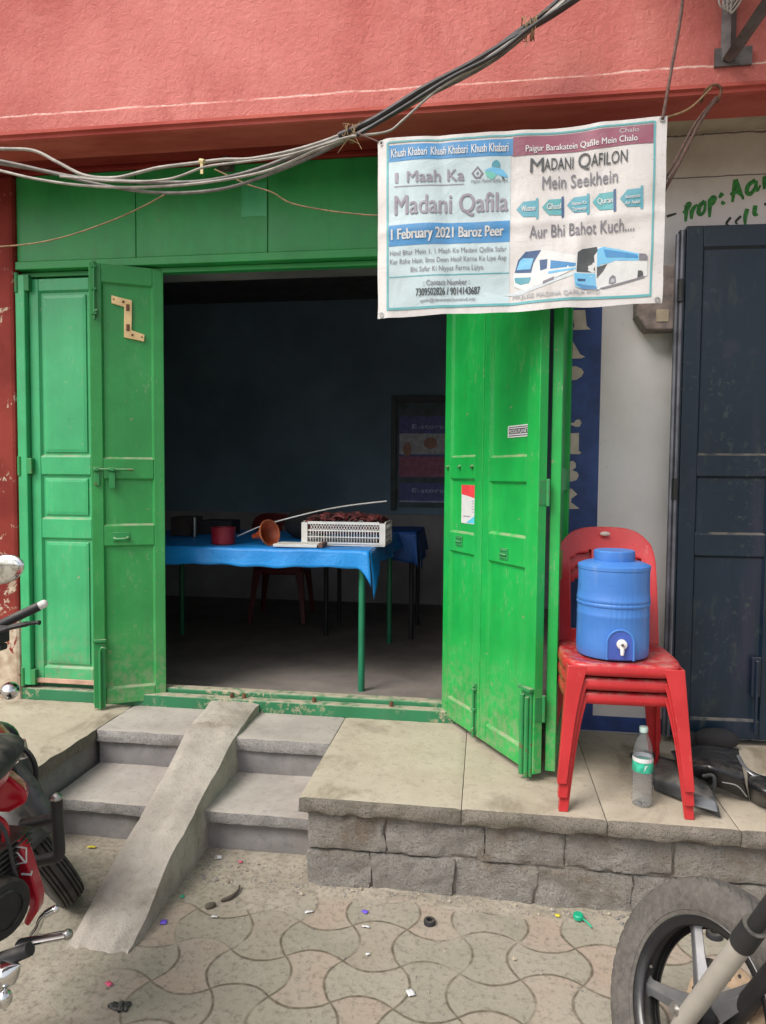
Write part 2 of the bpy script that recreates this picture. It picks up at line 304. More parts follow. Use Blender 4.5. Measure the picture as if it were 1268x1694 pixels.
# ---------------------------------------------------------------- mesh kit
WM = {}                                            # world matrix of each root
def tag(o, label=None, cat=None, group=None, kind=None):
    for k, v in (('label', label), ('category', cat), ('group', group), ('kind', kind)):
        if v: o[k] = v
    return o
def empty(name, loc=(0, 0, 0), rz=0, label=None, cat=None, group=None):
    o = bpy.data.objects.new(name, None); COL.objects.link(o); o.empty_display_size = .05
    o.location = loc; o.rotation_euler = (0, 0, rz)
    WM[o.name] = Matrix.Translation(Vector(loc)) @ Matrix.Rotation(rz, 4, 'Z')
    return tag(o, label, cat, group)
class MB:
    def __init__(s): s.v = []; s.f = []; s.mi = []; s.cur = 0; s.M = None
    def add(s, vs, fs):
        o = len(s.v)
        for p in vs:
            p = Vector(p); s.v.append(s.M @ p if s.M else p)
        for f in fs: s.f.append([i+o for i in f]); s.mi.append(s.cur)
        return s
    def box(s, x0, x1, y0, y1, z0, z1):
        return s.add([(x0, y0, z0), (x1, y0, z0), (x1, y1, z0), (x0, y1, z0), (x0, y0, z1), (x1, y0, z1), (x1, y1, z1), (x0, y1, z1)],
                     [(3, 2, 1, 0), (4, 5, 6, 7), (0, 1, 5, 4), (1, 2, 6, 5), (2, 3, 7, 6), (3, 0, 4, 7)])
    def prism(s, pts, off):
        """closed polygon of 3-D points pushed along off"""
        n = len(pts); pts = [Vector(p) for p in pts]; off = Vector(off)
        vs = pts + [p+off for p in pts]
        fs = [tuple(range(n-1, -1, -1)), tuple(range(n, 2*n))] + [(i, (i+1) % n, n+(i+1) % n, n+i) for i in range(n)]
        return s.add(vs, fs)
    def tube(s, pts, r, n=10, caps=True, up=None, flat=1.0):
        pts = [Vector(p) for p in pts]; k = len(pts)
        rs = r if isinstance(r, (list, tuple)) else [r]*k
        vs = []; prev = None
        for i, p in enumerate(pts):
            tg = (pts[min(i+1, k-1)] - pts[max(i-1, 0)]).normalized()
            ref = Vector(up) if up else (prev if prev is not None else (Vector((0, 0, 1)) if abs(tg.z) < .9 else Vector((1, 0, 0))))
            a = (ref - tg*ref.dot(tg))
            if a.length < 1e-5: a = tg.orthogonal()
            a.normalize(); b = tg.cross(a); prev = a
            for j in range(n):
                th = 2*math.pi*j/n; vs.append(p + (a*math.cos(th)*flat + b*math.sin(th))*rs[i])
        fs = [(i*n+j, i*n+(j+1) % n, (i+1)*n+(j+1) % n, (i+1)*n+j) for i in range(k-1) for j in range(n)]
        if caps: fs += [tuple(range(n-1, -1, -1)), tuple(range((k-1)*n, k*n))]
        return s.add(vs, fs)
    def lathe(s, prof, n=32, o=(0, 0, 0), ax=(0, 0, 1), a0=0.0, a1=None, close=False, mod=None):
        """prof: (radius, height along ax)"""
        o = Vector(o); ax = Vector(ax).normalized(); e = ax.orthogonal().normalized()
        if abs(ax.z) > .99: e = Vector((1, 0, 0))
        g = ax.cross(e); full = a1 is None; a1 = a1 if a1 is not None else 2*math.pi
        m = n if full else n+1; vs = []
        for (rr, h) in prof:
            for j in range(m):
                th = a0 + (a1-a0)*j/n; q = rr*(mod(th, h, rr) if mod else 1)
                vs.append(o + ax*h + (e*math.cos(th) + g*math.sin(th))*q)
        k = len(prof); fs = []
        rng = range(k) if close else range(k-1)
        for i in rng:
            i2 = (i+1) % k
            for j in range(n):
                j2 = (j+1) % m if full else j+1
                fs.append((i*m+j, i*m+j2, i2*m+j2, i2*m+j))
        return s.add(vs, fs)
    def ball(s, c, rx, ry=None, rz=None, n=20, k=12, M=None):
        ry = ry or rx; rz = rz or rx; c = Vector(c); vs = []; M = M or Matrix.Identity(3)
        for i in range(k+1):
            ph = math.pi*i/k
            for j in range(n):
                th = 2*math.pi*j/n
                vs.append(c + M @ Vector((rx*math.sin(ph)*math.cos(th), ry*math.sin(ph)*math.sin(th), rz*math.cos(ph))))
        return s.add(vs, [(i*n+j, (i+1)*n+j, (i+1)*n+(j+1) % n, i*n+(j+1) % n) for i in range(k) for j in range(n)])
    def grid(s, fn, nu, nv):
        vs = [fn(i/nu, j/nv) for j in range(nv+1) for i in range(nu+1)]
        return s.add(vs, [(j*(nu+1)+i, j*(nu+1)+i+1, (j+1)*(nu+1)+i+1, (j+1)*(nu+1)+i) for j in range(nv) for i in range(nu)])
    def rough(s, x0, x1, y0, y1, z0, z1, amp=.01, step=.025, top=.15, seed=0, edge=.012, sides=True):
        """a hewn stone block: subdivided box, faces pushed about by noise, arrises knocked off"""
        nx, ny, nz = [max(2, int(round((b-a)/step))) for a, b in ((x0, x1), (y0, y1), (z0, z1))]
        idx = {}; vs = []; fs = []
        c = Vector(((x0+x1)/2, (y0+y1)/2, (z0+z1)/2))
        def vert(i, j, k):
            key = (i, j, k)
            if key not in idx:
                p = Vector((x0+(x1-x0)*i/nx, y0+(y1-y0)*j/ny, z0+(z1-z0)*k/nz))
                q = p*11 + Vector((seed*3.1, seed*1.7, 0)); nn = noise.noise_vector(q) + .6*noise.noise_vector(q*2.7) + .35*noise.noise_vector(q*6.1)
                onx, ony, onz = i in (0, nx), j in (0, ny), k in (0, nz)
                d = Vector((nn.x*amp if onx and sides else nn.x*amp*.15*(not onx), nn.y*amp if ony else 0, nn.z*amp*(top if k == nz else .3) if onz else 0))
                if onx + ony + onz >= 2:
                    e = edge*(.6+.8*abs(noise.noise(q*1.3)))
                    if onx: d.x += (-e*.35 if i else e*.35)*(1 if sides else .25)
                    if ony: d.y += -e if j else e
                    if onz: d.z += -e*.6 if k else e*.6
                idx[key] = len(vs); vs.append(p+d)
            return idx[key]
        for i in range(nx):
            for k in range(nz):
                fs.append((vert(i, 0, k), vert(i+1, 0, k), vert(i+1, 0, k+1), vert(i, 0, k+1)))
                fs.append((vert(i+1, ny, k), vert(i, ny, k), vert(i, ny, k+1), vert(i+1, ny, k+1)))
        for j in range(ny):
            for k in range(nz):
                fs.append((vert(0, j+1, k), vert(0, j, k), vert(0, j, k+1), vert(0, j+1, k+1)))
                fs.append((vert(nx, j, k), vert(nx, j+1, k), vert(nx, j+1, k+1), vert(nx, j, k+1)))
        for i in range(nx):
            for j in range(ny):
                fs.append((vert(i, j, nz), vert(i+1, j, nz), vert(i+1, j+1, nz), vert(i, j+1, nz)))
                fs.append((vert(i, j+1, 0), vert(i+1, j+1, 0), vert(i+1, j, 0), vert(i, j, 0)))
        return s.add(vs, fs)
    def build(s, name, mat, parent=None, bevel=0, smooth=False, solid=0, sub=0, local=False, seg=2):
        me = bpy.data.meshes.new(name)
        inv = WM[parent.name].inverted() if (parent is not None and not local) else Matrix.Identity(4)
        me.from_pydata([inv @ p for p in s.v], [], s.f)
        mats = mat if isinstance(mat, (list, tuple)) else [mat]
        for m in mats: me.materials.append(MT[m] if isinstance(m, str) else m)
        if len(mats) > 1: me.polygons.foreach_set('material_index', s.mi)
        bm = bmesh.new(); bm.from_mesh(me); bmesh.ops.recalc_face_normals(bm, faces=bm.faces[:]); bm.to_mesh(me); bm.free()
        o = bpy.data.objects.new(name, me); COL.objects.link(o)
        if parent is not None:
            o.parent = parent; WM[o.name] = WM[parent.name]
        else: WM[o.name] = Matrix.Identity(4)
        if smooth:
            me.polygons.foreach_set('use_smooth', [True]*len(me.polygons))
            try: me.set_sharp_from_angle(angle=R(smooth if smooth is not True else 40))
            except Exception: pass
        if solid:
            md = o.modifiers.new('solid', 'SOLIDIFY'); md.thickness = solid; md.offset = 0
        if sub:
            md = o.modifiers.new('sub', 'SUBSURF'); md.levels = sub; md.render_levels = sub
        if bevel:
            md = o.modifiers.new('bev', 'BEVEL'); md.width = bevel; md.segments = seg; md.limit_method = 'ANGLE'; md.angle_limit = R(40)
        return o
def root_at(o):
    """re-seat a single-mesh thing so its origin lies at its own base"""
    me = o.data; xs = [v.co.x for v in me.vertices]; ys = [v.co.y for v in me.vertices]; zs = [v.co.z for v in me.vertices]
    c = Vector(((min(xs)+max(xs))/2, (min(ys)+max(ys))/2, min(zs)))
    me.transform(Matrix.Translation(-c)); o.location = c; WM[o.name] = Matrix.Translation(c); return o
def spline(pts, n=8):
    P = [Vector(p) for p in pts]; out = []
    P = [P[0]*2-P[1]] + P + [P[-1]*2-P[-2]]
    for i in range(1, len(P)-2):
        a, b, c, d = P[i-1:i+3]
        for k in range(n):
            u = k/n; out.append(.5*((2*b)+(c-a)*u+(2*a-5*b+4*c-d)*u*u+(3*b-a-3*c+d)*u**3))
    out.append(P[-2]); return out
def text2d(s, bold=0.0):
    """glyph outlines of a string: 2-D verts scaled to cap height 1, faces, width"""
    cu = bpy.data.curves.new('t', 'FONT'); cu.body = s; cu.size = 1; cu.offset = 0; cu.resolution_u = 3
    ob = bpy.data.objects.new('t', cu); COL.objects.link(ob)
    dg = bpy.context.evaluated_depsgraph_get(); me = bpy.data.meshes.new_from_object(ob.evaluated_get(dg))
    vs = [(v.co.x, v.co.y) for v in me.vertices]; fs = [tuple(p.vertices) for p in me.polygons]
    bpy.data.objects.remove(ob); bpy.data.curves.remove(cu); bpy.data.meshes.remove(me)
    x0 = min(v[0] for v in vs); x1 = max(v[0] for v in vs); k = 1/.69
    return [((x-x0)*k, y*k) for x, y in vs], fs, (x1-x0)*k

# ================================================================ GROUND
g = MB()
xs = [-30, -12, -6] + [-3.2+.08*i for i in range(70)] + [4, 8, 14, 30]
ys = [-30, -14, -8, -5] + [-3.4+.08*i for i in range(44)] + [.4, 3, 8, 20]
def gz(x, y):
    if -3 < x < 2 and -3.2 < y < -.2: return .008*noise.noise(Vector((x*2.2, y*2.2, 0)))+.003*noise.noise(Vector((x*8, y*8, 3)))
    return 0
nx = len(xs)
g.add([(x, y, gz(x, y)) for y in ys for x in xs], [(j*nx+i, j*nx+i+1, (j+1)*nx+i+1, (j+1)*nx+i) for j in range(len(ys)-1) for i in range(nx-1)])
tag(g.build('ground', 'ground', smooth=80), kind='structure')

# ================================================================ PORCH AND STEPS
P = .35
STX0, STX1 = -1.875, -.69
porch = empty('stone_porch', (0, -.5, 0), 0, 'sandstone porch of slabs on rough grey ashlar under the red chairs', 'porch')
joints = [-.70, -.07, .46, .92, 1.55, 2.3, 3.2]
for i in range(len(joints)-1):
    a, b = joints[i]+.001, joints[i+1]-.001
    m = MB(); m.rough(a, b, -.965, -.004, P-.058, P, amp=.010, step=.022 if i < 4 else .05, top=.12, seed=i, edge=.008, sides=False)
    o = m.build('cap_slab', ['slab', 'slab_edge'], porch, smooth=50)
    for p in o.data.polygons:
        p.material_index = 0 if (p.normal.z > .72 and p.center.y+porch.location.y > -.945) else 1
# two courses of quarry-faced stone
m = MB(); m.rough(-.665, 3.2, -.911, -.05, -.02, P-.06, amp=.004, step=.04, seed=77, edge=.002); m.build('wall_core', 'mortar', porch)
m = MB(); rw = random.Random(3)
for (z0, z1, cuts) in ((.148, .291, [-.668, -.36, .02, .31, .70, 1.05, 1.5, 2.1, 3.2]), (-.02, .138, [-.672, -.415, -.09, .215, .56, .93, 1.4, 1.9, 2.6, 3.2])):
    for a, b in zip(cuts[:-1], cuts[1:]):
        m.rough(a+.003, b-.003, -.93+rw.uniform(-.006, .006), -.86, z0, z1, amp=.013, step=.018 if a < 1.2 else .05, top=.4, seed=int(a*50)+int(z0*99), edge=.004)
m.build('ashlar_face', 'ashlar', porch, smooth=60)
m = MB(); m.rough(-.672, -.60, -.92, -.35, -.02, P-.062, amp=.012, step=.03, seed=8); m.build('return_face', 'ashlar', porch, smooth=60)

lporch = empty('stone_porch', (-2.6, -.5, 0), 0, 'sandstone landing left of the steps under the closed green leaf', 'porch')
m = MB(); m.rough(-4.2, STX0-.002, -1.0, -.004, P-.07, P, amp=.009, step=.035, top=.12, seed=21, edge=.012)
o = m.build('cap_slab', ['slab', 'slab_edge'], lporch, smooth=50)
for p in o.data.polygons: p.material_index = 0 if p.normal.z > .72 else 1
m = MB(); m.rough(-4.2, STX0-.03, -.97, -.03, -.02, P-.072, amp=.009, step=.045, seed=22, edge=.01); m.build('wall_core', 'riser', lporch, smooth=60)

steps = empty('stone_steps', (-1.28, -.4, 0), 0, 'two grey granite steps below the open shop doorway', 'steps')
def tread(a, b, y0, y1, zt, th, sd):
    m = MB(); m.rough(a, b, y0, y1, zt-th, zt, amp=.006, step=.022, top=.15, seed=sd, edge=.006, sides=False)
    o = m.build('tread', ['granite', 'granite_edge'], steps, smooth=50)
    for p in o.data.polygons: p.material_index = 0 if p.normal.z > .72 else 1
tread(STX0+.004, -1.30, -.40, -.004, P-.001, .062, 31); tread(-1.294, STX1-.012, -.395, -.004, P-.001, .062, 32)
tread(STX0+.004, -1.30, -.775, -.36, .176, .052, 33); tread(-1.294, STX1+.02, -.775, -.36, .176, .052, 34)
for z0, z1, y, sd in ((.17, P-.064, -.372, 41), (-.02, .122, -.735, 42)):
    m = MB(); m.rough(STX0+.002, STX1+.02, y, y+.08, z0, z1, amp=.006, step=.03, seed=sd, edge=.004, sides=False); m.build('riser', 'riser', steps, smooth=50)

# concrete run-up laid over the steps
RY = [-.02, -.10, -.22, -.34, -.43, -.56, -.70, -.85, -1.0, -1.12, -1.24, -1.36, -1.42]
RZ = [.402, .398, .388, .376, .358, .322, .280, .230, .178, .138, .085, .035, .004]
def ramp_top(u, v):
    y = -.02 - 1.40*v; k = next((i for i in range(len(RY)-1) if RY[i+1] <= y), len(RY)-2)
    w_ = (RY[k]-y)/(RY[k]-RY[k+1]); zt = RZ[k]+(RZ[k+1]-RZ[k])*w_
    xl = -1.436 + .058*min(1, v*1.8) + .012*noise.noise(Vector((v*6, 1, 0))); xr = -1.164 + .006*v + .012*noise.noise(Vector((v*6, 9, 0)))
    z = zt + .006*noise.noise(Vector((u*3, v*9, 5))) + .005*noise.noise(Vector((u*9, v*30, 5))) - .008*(abs(2*u-1)**6)
    return Vector((xl+(xr-xl)*u, y + .05*noise.noise(Vector((u*5, v*2, 2)))*v**3, max(z, .006)))
m = MB(); nu, nv = 16, 60
tp = [[ramp_top(i/nu, j/nv) for i in range(nu+1)] for j in range(nv+1)]
vs = [p for row in tp for p in row]; m.add(vs, [(j*(nu+1)+i, j*(nu+1)+i+1, (j+1)*(nu+1)+i+1, (j+1)*(nu+1)+i) for j in range(nv) for i in range(nu)])
def skirt(line, out):
    k = 8; vv = []
    for p in line:
        for q in range(k+1):
            z = p.z + (-.02-p.z)*q/k
            vv.append(Vector((p.x + out*(.008*q/k) + .008*noise.noise(Vector((p.y*14, z*14, 4)))*(q > 0), p.y, z)))
    m.add(vv, [(a*(k+1)+q, a*(k+1)+q+1, (a+1)*(k+1)+q+1, (a+1)*(k+1)+q) for a in range(len(line)-1) for q in range(k)])
skirt([row[0] for row in tp], -1); skirt([row[nu] for row in tp], 1)
bt = tp[nv]; k0 = len(m.v)
m.add([p for p in bt] + [p+Vector((0, -.03, -.03)) for p in bt], [(i, i+1, nu+2+i, nu+1+i) for i in range(nu)])
tag(root_at(m.build('ramp', 'concrete', smooth=55)), 'narrow grey concrete ramp laid over the steps', 'ramp')

# ================================================================ BUILDING
bld = empty('shop_building', (0, 0, 0), 0, 'red and white shopfront building with a wide open doorway', 'building')
JL, JR = -2.52, .40            # clear opening between jambs
m = MB(); m.box(-5, 3.6, -.50, .2, 3.245, 5.0); m.build('upper_wall', 'red_wall', bld)
m = MB(); m.box(-5, 3.6, -.509, -.30, 3.176, 3.245); m.build('upper_band', 'red_wall', bld, bevel=.004)
m = MB()
pf = [(-.515, 3.176), (-.515, 3.163), (-.500, 3.159), (-.500, 3.145), (-.486, 3.141), (-.30, 3.141), (-.30, 3.176)]
m.prism([(-5, y, z) for y, z in pf], (8.6, 0, 0)); m.build('ledge_moulding', 'red_ledge', bld)
m = MB(); m.box(-5, -.005, -.299, .1, 3.225, 3.2435); m.build('soffit', 'red_beam', bld)
m = MB(); m.box(-5, -.005, -.03, .1, 3.20, 3.2245); m.build('beam', 'red_beam', bld, bevel=.006)
m = MB(); m.box(-.003, 3.6, -.299, .1, 3.225, 3.2435); m.build('soffit', 'cream_soffit', bld)
m = MB(); m.box(JR, 3.6, 0, .25, P-.3, 3.224); m.box(0, JR-.001, .001, .25, 3.19, 3.224); m.build('front_wall', 'white_wall', bld)
m = MB(); m.box(-5, JL-.012, -.045, .25, P-.3, 3.199); m.build('column', 'column', bld, bevel=.02)
# green board above the doors
m = MB()
for a, b in ((JL-.01, -1.845), (-1.842, -1.125), (-1.122, JR-.002)): m.box(a, b, -.012, .05, 2.745, 3.198)
m.build('lintel_board', 'green_dark', bld, bevel=.004)
m = MB(); m.box(JL-.01, JR-.002, -.03, .06, 2.700, 2.742); m.box(JL-.01, JR-.002, .02, .07, 2.672, 2.698); m.build('lintel_rail', 'green_dark', bld, bevel=.004)
m = MB(); m.box(-1.262, -1.128, -.0145, -.0125, 2.93, 3.10); m.build('patch', MT['green_pale'], bld)
m = MB(); m.box(JL-.01, JL+.045, -.035, .07, .43, 2.672); m.build('door_jamb', 'green_pale', bld, bevel=.005)
m = MB(); m.box(JR-.05, JR-.001, .0, .07, .43, 2.672); m.build('door_jamb', 'green', bld, bevel=.005)
# threshold in two timbers
m = MB(); m.box(JL-.03, JR-.001, -.03, .03, P-.005, .412); m.build('threshold', 'green_sill', bld, bevel=.006)
m = MB(); m.box(JL-.03, JR-.001, .034, .10, P, .436); m.build('threshold', 'green_sill', bld, bevel=.008)
for px in (384, 404, 520, 648):
    c = at(px, 1142, .0); m = MB(); m.tube([(c.x, .001, .4125), (c.x, .001, .436)], .011, 8); m.build('bolt_stub', 'rust', bld)
# the room
RB = 3.17
m = MB(); m.box(-3.4, 1.2, .10, RB+.2, P-.2, .372); m.build('room_floor', 'cement', bld)
m = MB(); m.box(-3.4, 1.2, RB, RB+.15, 1.24, 3.3); m.build('back_wall', 'room_wall', bld)
m = MB(); m.box(-3.4, 1.2, RB-.004, RB+.15, .372, 1.238); m.build('back_wall', 'room_dado', bld)
m = MB(); m.box(-3.5, -3.401, .10, RB+.2, P-.2, 3.3); m.build('side_wall', 'room_side', bld)
m = MB(); m.box(1.201, 1.3, .26, RB+.2, P-.2, 3.3); m.build('side_wall', 'room_side', bld)
m = MB(); m.box(-3.5, 1.3, .251, RB+.2, 3.301, 3.4); m.build('room_ceiling', 'room_ceiling', bld)
m = MB(); m.box(-3.4, JL-.012, .251, .30, .373, 3.3); m.box(JR, 1.2, .251, .30, .373, 3.3); m.box(JL-.011, JR-.001, .101, .30, 2.70, 3.3); m.build('inner_wall', 'room_side', bld)

# navy painted strip with cut-off cream letters and skirting on the white wall
a0 = at(990, 700, 0).x
m = MB(); m.box(JR+.001, a0+.006, -.003, 0, .425, 2.75); m.build('painted_strip', 'navy_paint', bld)
m = MB(); m.box(JR+.001, 3.6, -.004, 0, P, .424); m.build('skirting', 'navy_paint', bld)
def L(pts): return [at(920+x/4.233, 500+y/4.233, -.003) for x, y in pts]
letters = [[(95, 95), (130, 55), (205, 55), (215, 165), (243, 190), (110, 195), (130, 170), (120, 110)],
           [(70, 270), (105, 250), (170, 365), (205, 382), (180, 392), (70, 398)],
           [(70, 450), (140, 448), (180, 465), (196, 490), (180, 520), (140, 545), (70, 548)],
           [(60, 845), (125, 845), (140, 825), (165, 820), (180, 845), (165, 872), (135, 872), (118, 862), (60, 862)],
           [(60, 920), (162, 915), (160, 1040), (180, 1055), (160, 1065), (60, 1060)],
           [(60, 1120), (120, 1110), (140, 1130), (138, 1160), (112, 1175), (150, 1190), (160, 1215), (145, 1245), (110, 1255), (60, 1250)],
           [(60, 1310), (110, 1305), (150, 1345), (110, 1375), (105, 1400), (165, 1445), (60, 1450)],
           [(50, 1490), (95, 1495), (70, 1510), (66, 1600), (80, 1620), (50, 1625)]]
for q in letters: m = MB(); m.prism(L(q), (0, -.0015, 0)); m.build('painted_letter', 'cream_paint', bld)
# brush-painted proprietor's name
def stroke(m, pts, w=.010, px=None):
    pp = spline([at(1090+x/7.124, 250+y/7.124, -.0015) for x, y in pts], 5)
    m.tube(pp, [w*(.75+.35*math.sin(3*i/len(pp)+1)) for i in range(len(pp))], 6, up=(0, 1, 0), flat=.12)
m = MB()
for pts in ([(330, 630), (318, 830)], [(330, 635), (365, 620), (345, 680), (285, 725)],
            [(390, 690), (386, 800)], [(388, 720), (420, 660), (460, 630)],
            [(545, 590), (490, 640), (470, 720), (500, 745), (540, 700), (550, 610), (545, 590)],
            [(605, 570), (600, 780)], [(600, 590), (640, 545), (665, 560), (640, 620), (605, 640)],
            [(755, 495), (712, 550)], [(770, 595), (745, 630)],
            [(905, 335), (870, 600)], [(905, 335), (950, 450), (1000, 570)], [(850, 520), (920, 480), (1000, 540)],
            [(1140, 340), (1060, 400), (1040, 480), (1080, 505), (1140, 430), (1150, 350), (1160, 470), (1200, 400)],
            [(1250, 300), (1245, 450)], [(1245, 360), (1275, 300), (1330, 290)],
            [(1045, 680), (1020, 780), (1020, 880)], [(1140, 640), (1130, 740), (1170, 750)]):
    stroke(m, pts, .0105)
m.build('painted_sign', 'sign_green', bld, smooth=True)
m = MB()
for pts in ([(850, 780), (800, 850), (830, 880)], [(970, 765), (910, 830), (930, 860)], [(95, 770), (210, 735)], [(1265, 610), (1250, 640)]): m = MB(); stroke(m, pts, .0065); m.build('painted_mark', 'sign_black', bld, smooth=True)

# ================================================================ DOOR LEAVES
def leaf(root, Wd, z0, z1, panels, st=.07, str_=None, T=.036, mat='green', fielded=False, pm=None):
    """panel door in local coords: x 0..Wd, front face y=0 (faces -y), z absolute minus root base"""
    str_ = str_ or st
    m = MB(); m.box(0, st, 0, T, z0, z1); m.box(Wd-str_, Wd, 0, T, z0, z1)
    zs = [z0]
    for a, b in panels: zs += [a, b]
    zs.append(z1)
    for a, b in zip(zs[0::2], zs[1::2]): m.box(st+.0004, Wd-str_-.0004, .0006, T-.0006, a, b)
    m.build('door_frame', mat, root, bevel=.0035, local=True)
    for a, b in panels:
        q = MB(); x0, x1 = st-.004, Wd-str_+.004
        q.box(x0, x1, .014, .024, a-.004, b+.004)
        # moulding round the panel
        w = .009
        X0, X1 = st, Wd-str_
        for (p0, p1, p2, p3) in (((X0, a), (X1, a), (X1-w, a+w), (X0+w, a+w)), ((X0, b), (X0+w, b-w), (X1-w, b-w), (X1, b)),
                                 ((X0, a), (X0+w, a+w), (X0+w, b-w), (X0, b)), ((X1, a), (X1, b), (X1-w, b-w), (X1-w, a+w))):
            q.add([(p0[0], .003, p0[1]), (p1[0], .003, p1[1]), (p2[0], .0138, p2[1]), (p3[0], .0138, p3[1])] if (p0, p3)[0][0] == p0[0] and p1[1] == p0[1] else
                  [(p0[0], .003, p0[1]), (p1[0], .0138, p1[1]) if p1[0] != p0[0] else (p1[0], .003, p1[1]), (p2[0], .0138, p2[1]), (p3[0], .003, p3[1]) if p3[0] in (X0, X1) and p3[1] in (a, b) else (p3[0], .0138, p3[1])], [(0, 1, 2, 3)])
        if fielded:
            f0, g0 = .022, .040
            A4 = [(X0+f0, a+f0), (X1-f0, a+f0), (X1-f0, b-f0), (X0+f0, b-f0)]; B4 = [(X0+g0, a+g0), (X1-g0, a+g0), (X1-g0, b-g0), (X0+g0, b-g0)]
            q.add([(x, .0139, z) for x, z in A4] + [(x, .007, z) for x, z in A4] + [(x, .004, z) for x, z in B4],
                  [(0, 1, 5, 4), (1, 2, 6, 5), (2, 3, 7, 6), (3, 0, 4, 7), (4, 5, 9, 8), (5, 6, 10, 9), (6, 7, 11, 10), (7, 4, 8, 11), (8, 9, 10, 11)])
        q.build('door_panel', pm or mat, root, local=True, bevel=.0015)
    return root
def zz(px, py, Y): return at(px, py, Y).z
def bolt(root, x, z0, z1, y=-.004, plate=.022):
    m = MB(); m.box(x-plate/2, x+plate/2, y, .0005, z0, z1)
    m.tube([(x, y-.009, z0-.01), (x, y-.009, z1-.01)], .0055, 8)
    for z in (z0+.02, (z0+z1)/2, z1-.03): m.box(x-.012, x+.012, y-.016, y-.0002, z-.006, z+.006)
    m.tube([(x, y-.009, z0+.035), (x+.018, y-.02, z0+.035)], .005, 8)
    return m.build('tower_bolt', 'green_metal', root, local=True, bevel=.0015)
def pull(root, x, z, w=.075):
    m = MB(); m.box(x-w/2, x+w/2, -.003, .0005, z-.02, z+.028)
    m.tube(spline([(x-w*.38, -.003, z), (x-w*.36, -.022, z-.004), (x, -.028, z-.006), (x+w*.36, -.022, z-.004), (x+w*.38, -.003, z)], 6), .0075, 10)
    return m.build('handle', 'green_metal', root, local=True, bevel=.001, smooth=40)

# closed leaf at the far left
l1 = empty('door_leaf', (JL+.05, -.004, .445), 0, 'pale green fielded-panel door leaf standing closed beside the red column', 'door')
B1 = .445
pz = [(zz(95, 1104, 0)-B1, zz(95, 890, 0)-B1), (zz(95, 858, 0)-B1, zz(95, 785, 0)-B1), (zz(95, 755, 0)-B1, zz(95, 481, 0)-B1)]
leaf(l1, .56, 0, 2.21, pz, st=.055, str_=.21, mat='green_pale', fielded=True)
m = MB(); m.box(-.005, .50, -.010, -.0005, -.004, .022); m.build('weather_strip', plain('bare_wood', (.48, .30, .22), .8, var=.2), l1, local=True, bevel=.002)
for py in (470, 770, 1115):
    z = zz(28, py, 0)-B1; m = MB(); m.box(-.052, .02, -.030, -.0325+.028, z-.045, z+.04); m.tube([(-.052, -.028, z-.055), (-.052, -.028, z+.05)], .011, 10)
    m.build('hinge', 'green_metal', l1, local=True, bevel=.002)
# folded leaf standing a little off it
p0 = Vector((-2.035, -.145, 0)); p1 = Vector((-1.708, .022, 0)); ang = math.atan2(p1.y-p0.y, p1.x-p0.x); WL = (p1-p0).length
B2 = .375
l2 = empty('door_leaf', (p0.x, p0.y, B2), ang, 'green folded door leaf carrying a cream zigzag bracket', 'door')
def zl(py): return zz(205, py, -.06)-B2
leaf(l2, WL, 0, 2.70-B2-.01, [(zl(1136), zl(902)), (zl(869), zl(792)), (zl(759), zl(470))], st=.06, str_=.055, mat='green_left')
bolt(l2, .026, zl(530), zl(437)); m = MB()
m.box(.004, .06, -.010, -.0005, -.012, zl(1060)); m.tube([(.034, -.018, -.015), (.034, -.018, zl(1072))], .0075, 8)
m.tube(spline([(.034, -.018, zl(1072)), (.045, -.03, zl(1066)), (.062, -.03, zl(1068))], 5), .006, 8); m.box(.0, .064, -.02, .0005, zl(1058), zl(1054))
m.build('tower_bolt', 'green_metal', l2, local=True, bevel=.002)
m = MB(); m.tube([(.012, -.016, zl(777)), (.21, -.016, zl(777))], .006, 8)
for x, w in ((.028, .018), (.105, .022)): m.box(x-w, x+w, -.010, -.0003, zl(777)-.012, zl(777)+.012); m.box(x-w*.5, x+w*.5, -.024, -.0105, zl(777)-.008, zl(777)+.008)
m.box(.088, .118, -.014, -.0004, zl(808), zl(781)); m.box(.018, .042, -.012, -.0004, zl(803), zl(782)); m.build('sliding_latch', 'green_metal', l2, local=True, bevel=.002)
pull(l2, .145, zl(889), .085)
# edge hinges and rusty knocks on the free edge
zb0, zb1 = zl(562), zl(490)
def zq(x, y): return ((x-137*4.227)/ (135*4.227) * WL, zl(420+y/4.227))
pts = [zq(*q) for q in ((748, 298), (905, 322), (900, 532), (1000, 556), (996, 605), (840, 585), (845, 372), (748, 352))]
zbk = empty('zigzag_bracket', (p0.x, p0.y, B2), ang, 'cream painted zigzag wooden bracket nailed to the green folded leaf', 'bracket')
m = MB(); m.prism([(x, .0138, z) for x, z in pts], (0, -.010, 0)); m.build('bracket_plate', 'wood_cream', zbk, local=True, bevel=.002)
m = MB()
for q in ((872, 375, 22, 44), (872, 515, 22, 44), (838, 337, 14, 14), (905, 565, 14, 14), (765, 325, 9, 9), (978, 575, 9, 9)):
    a = zq(q[0], q[1]); w, h = q[2]/4.227/305, q[3]/4.227/305
    m.box(a[0]-w/2, a[0]+w/2, .002, .0037, a[1]-h/2, a[1]+h/2)
m.build('rusty_slot', 'rust', zbk, local=True)

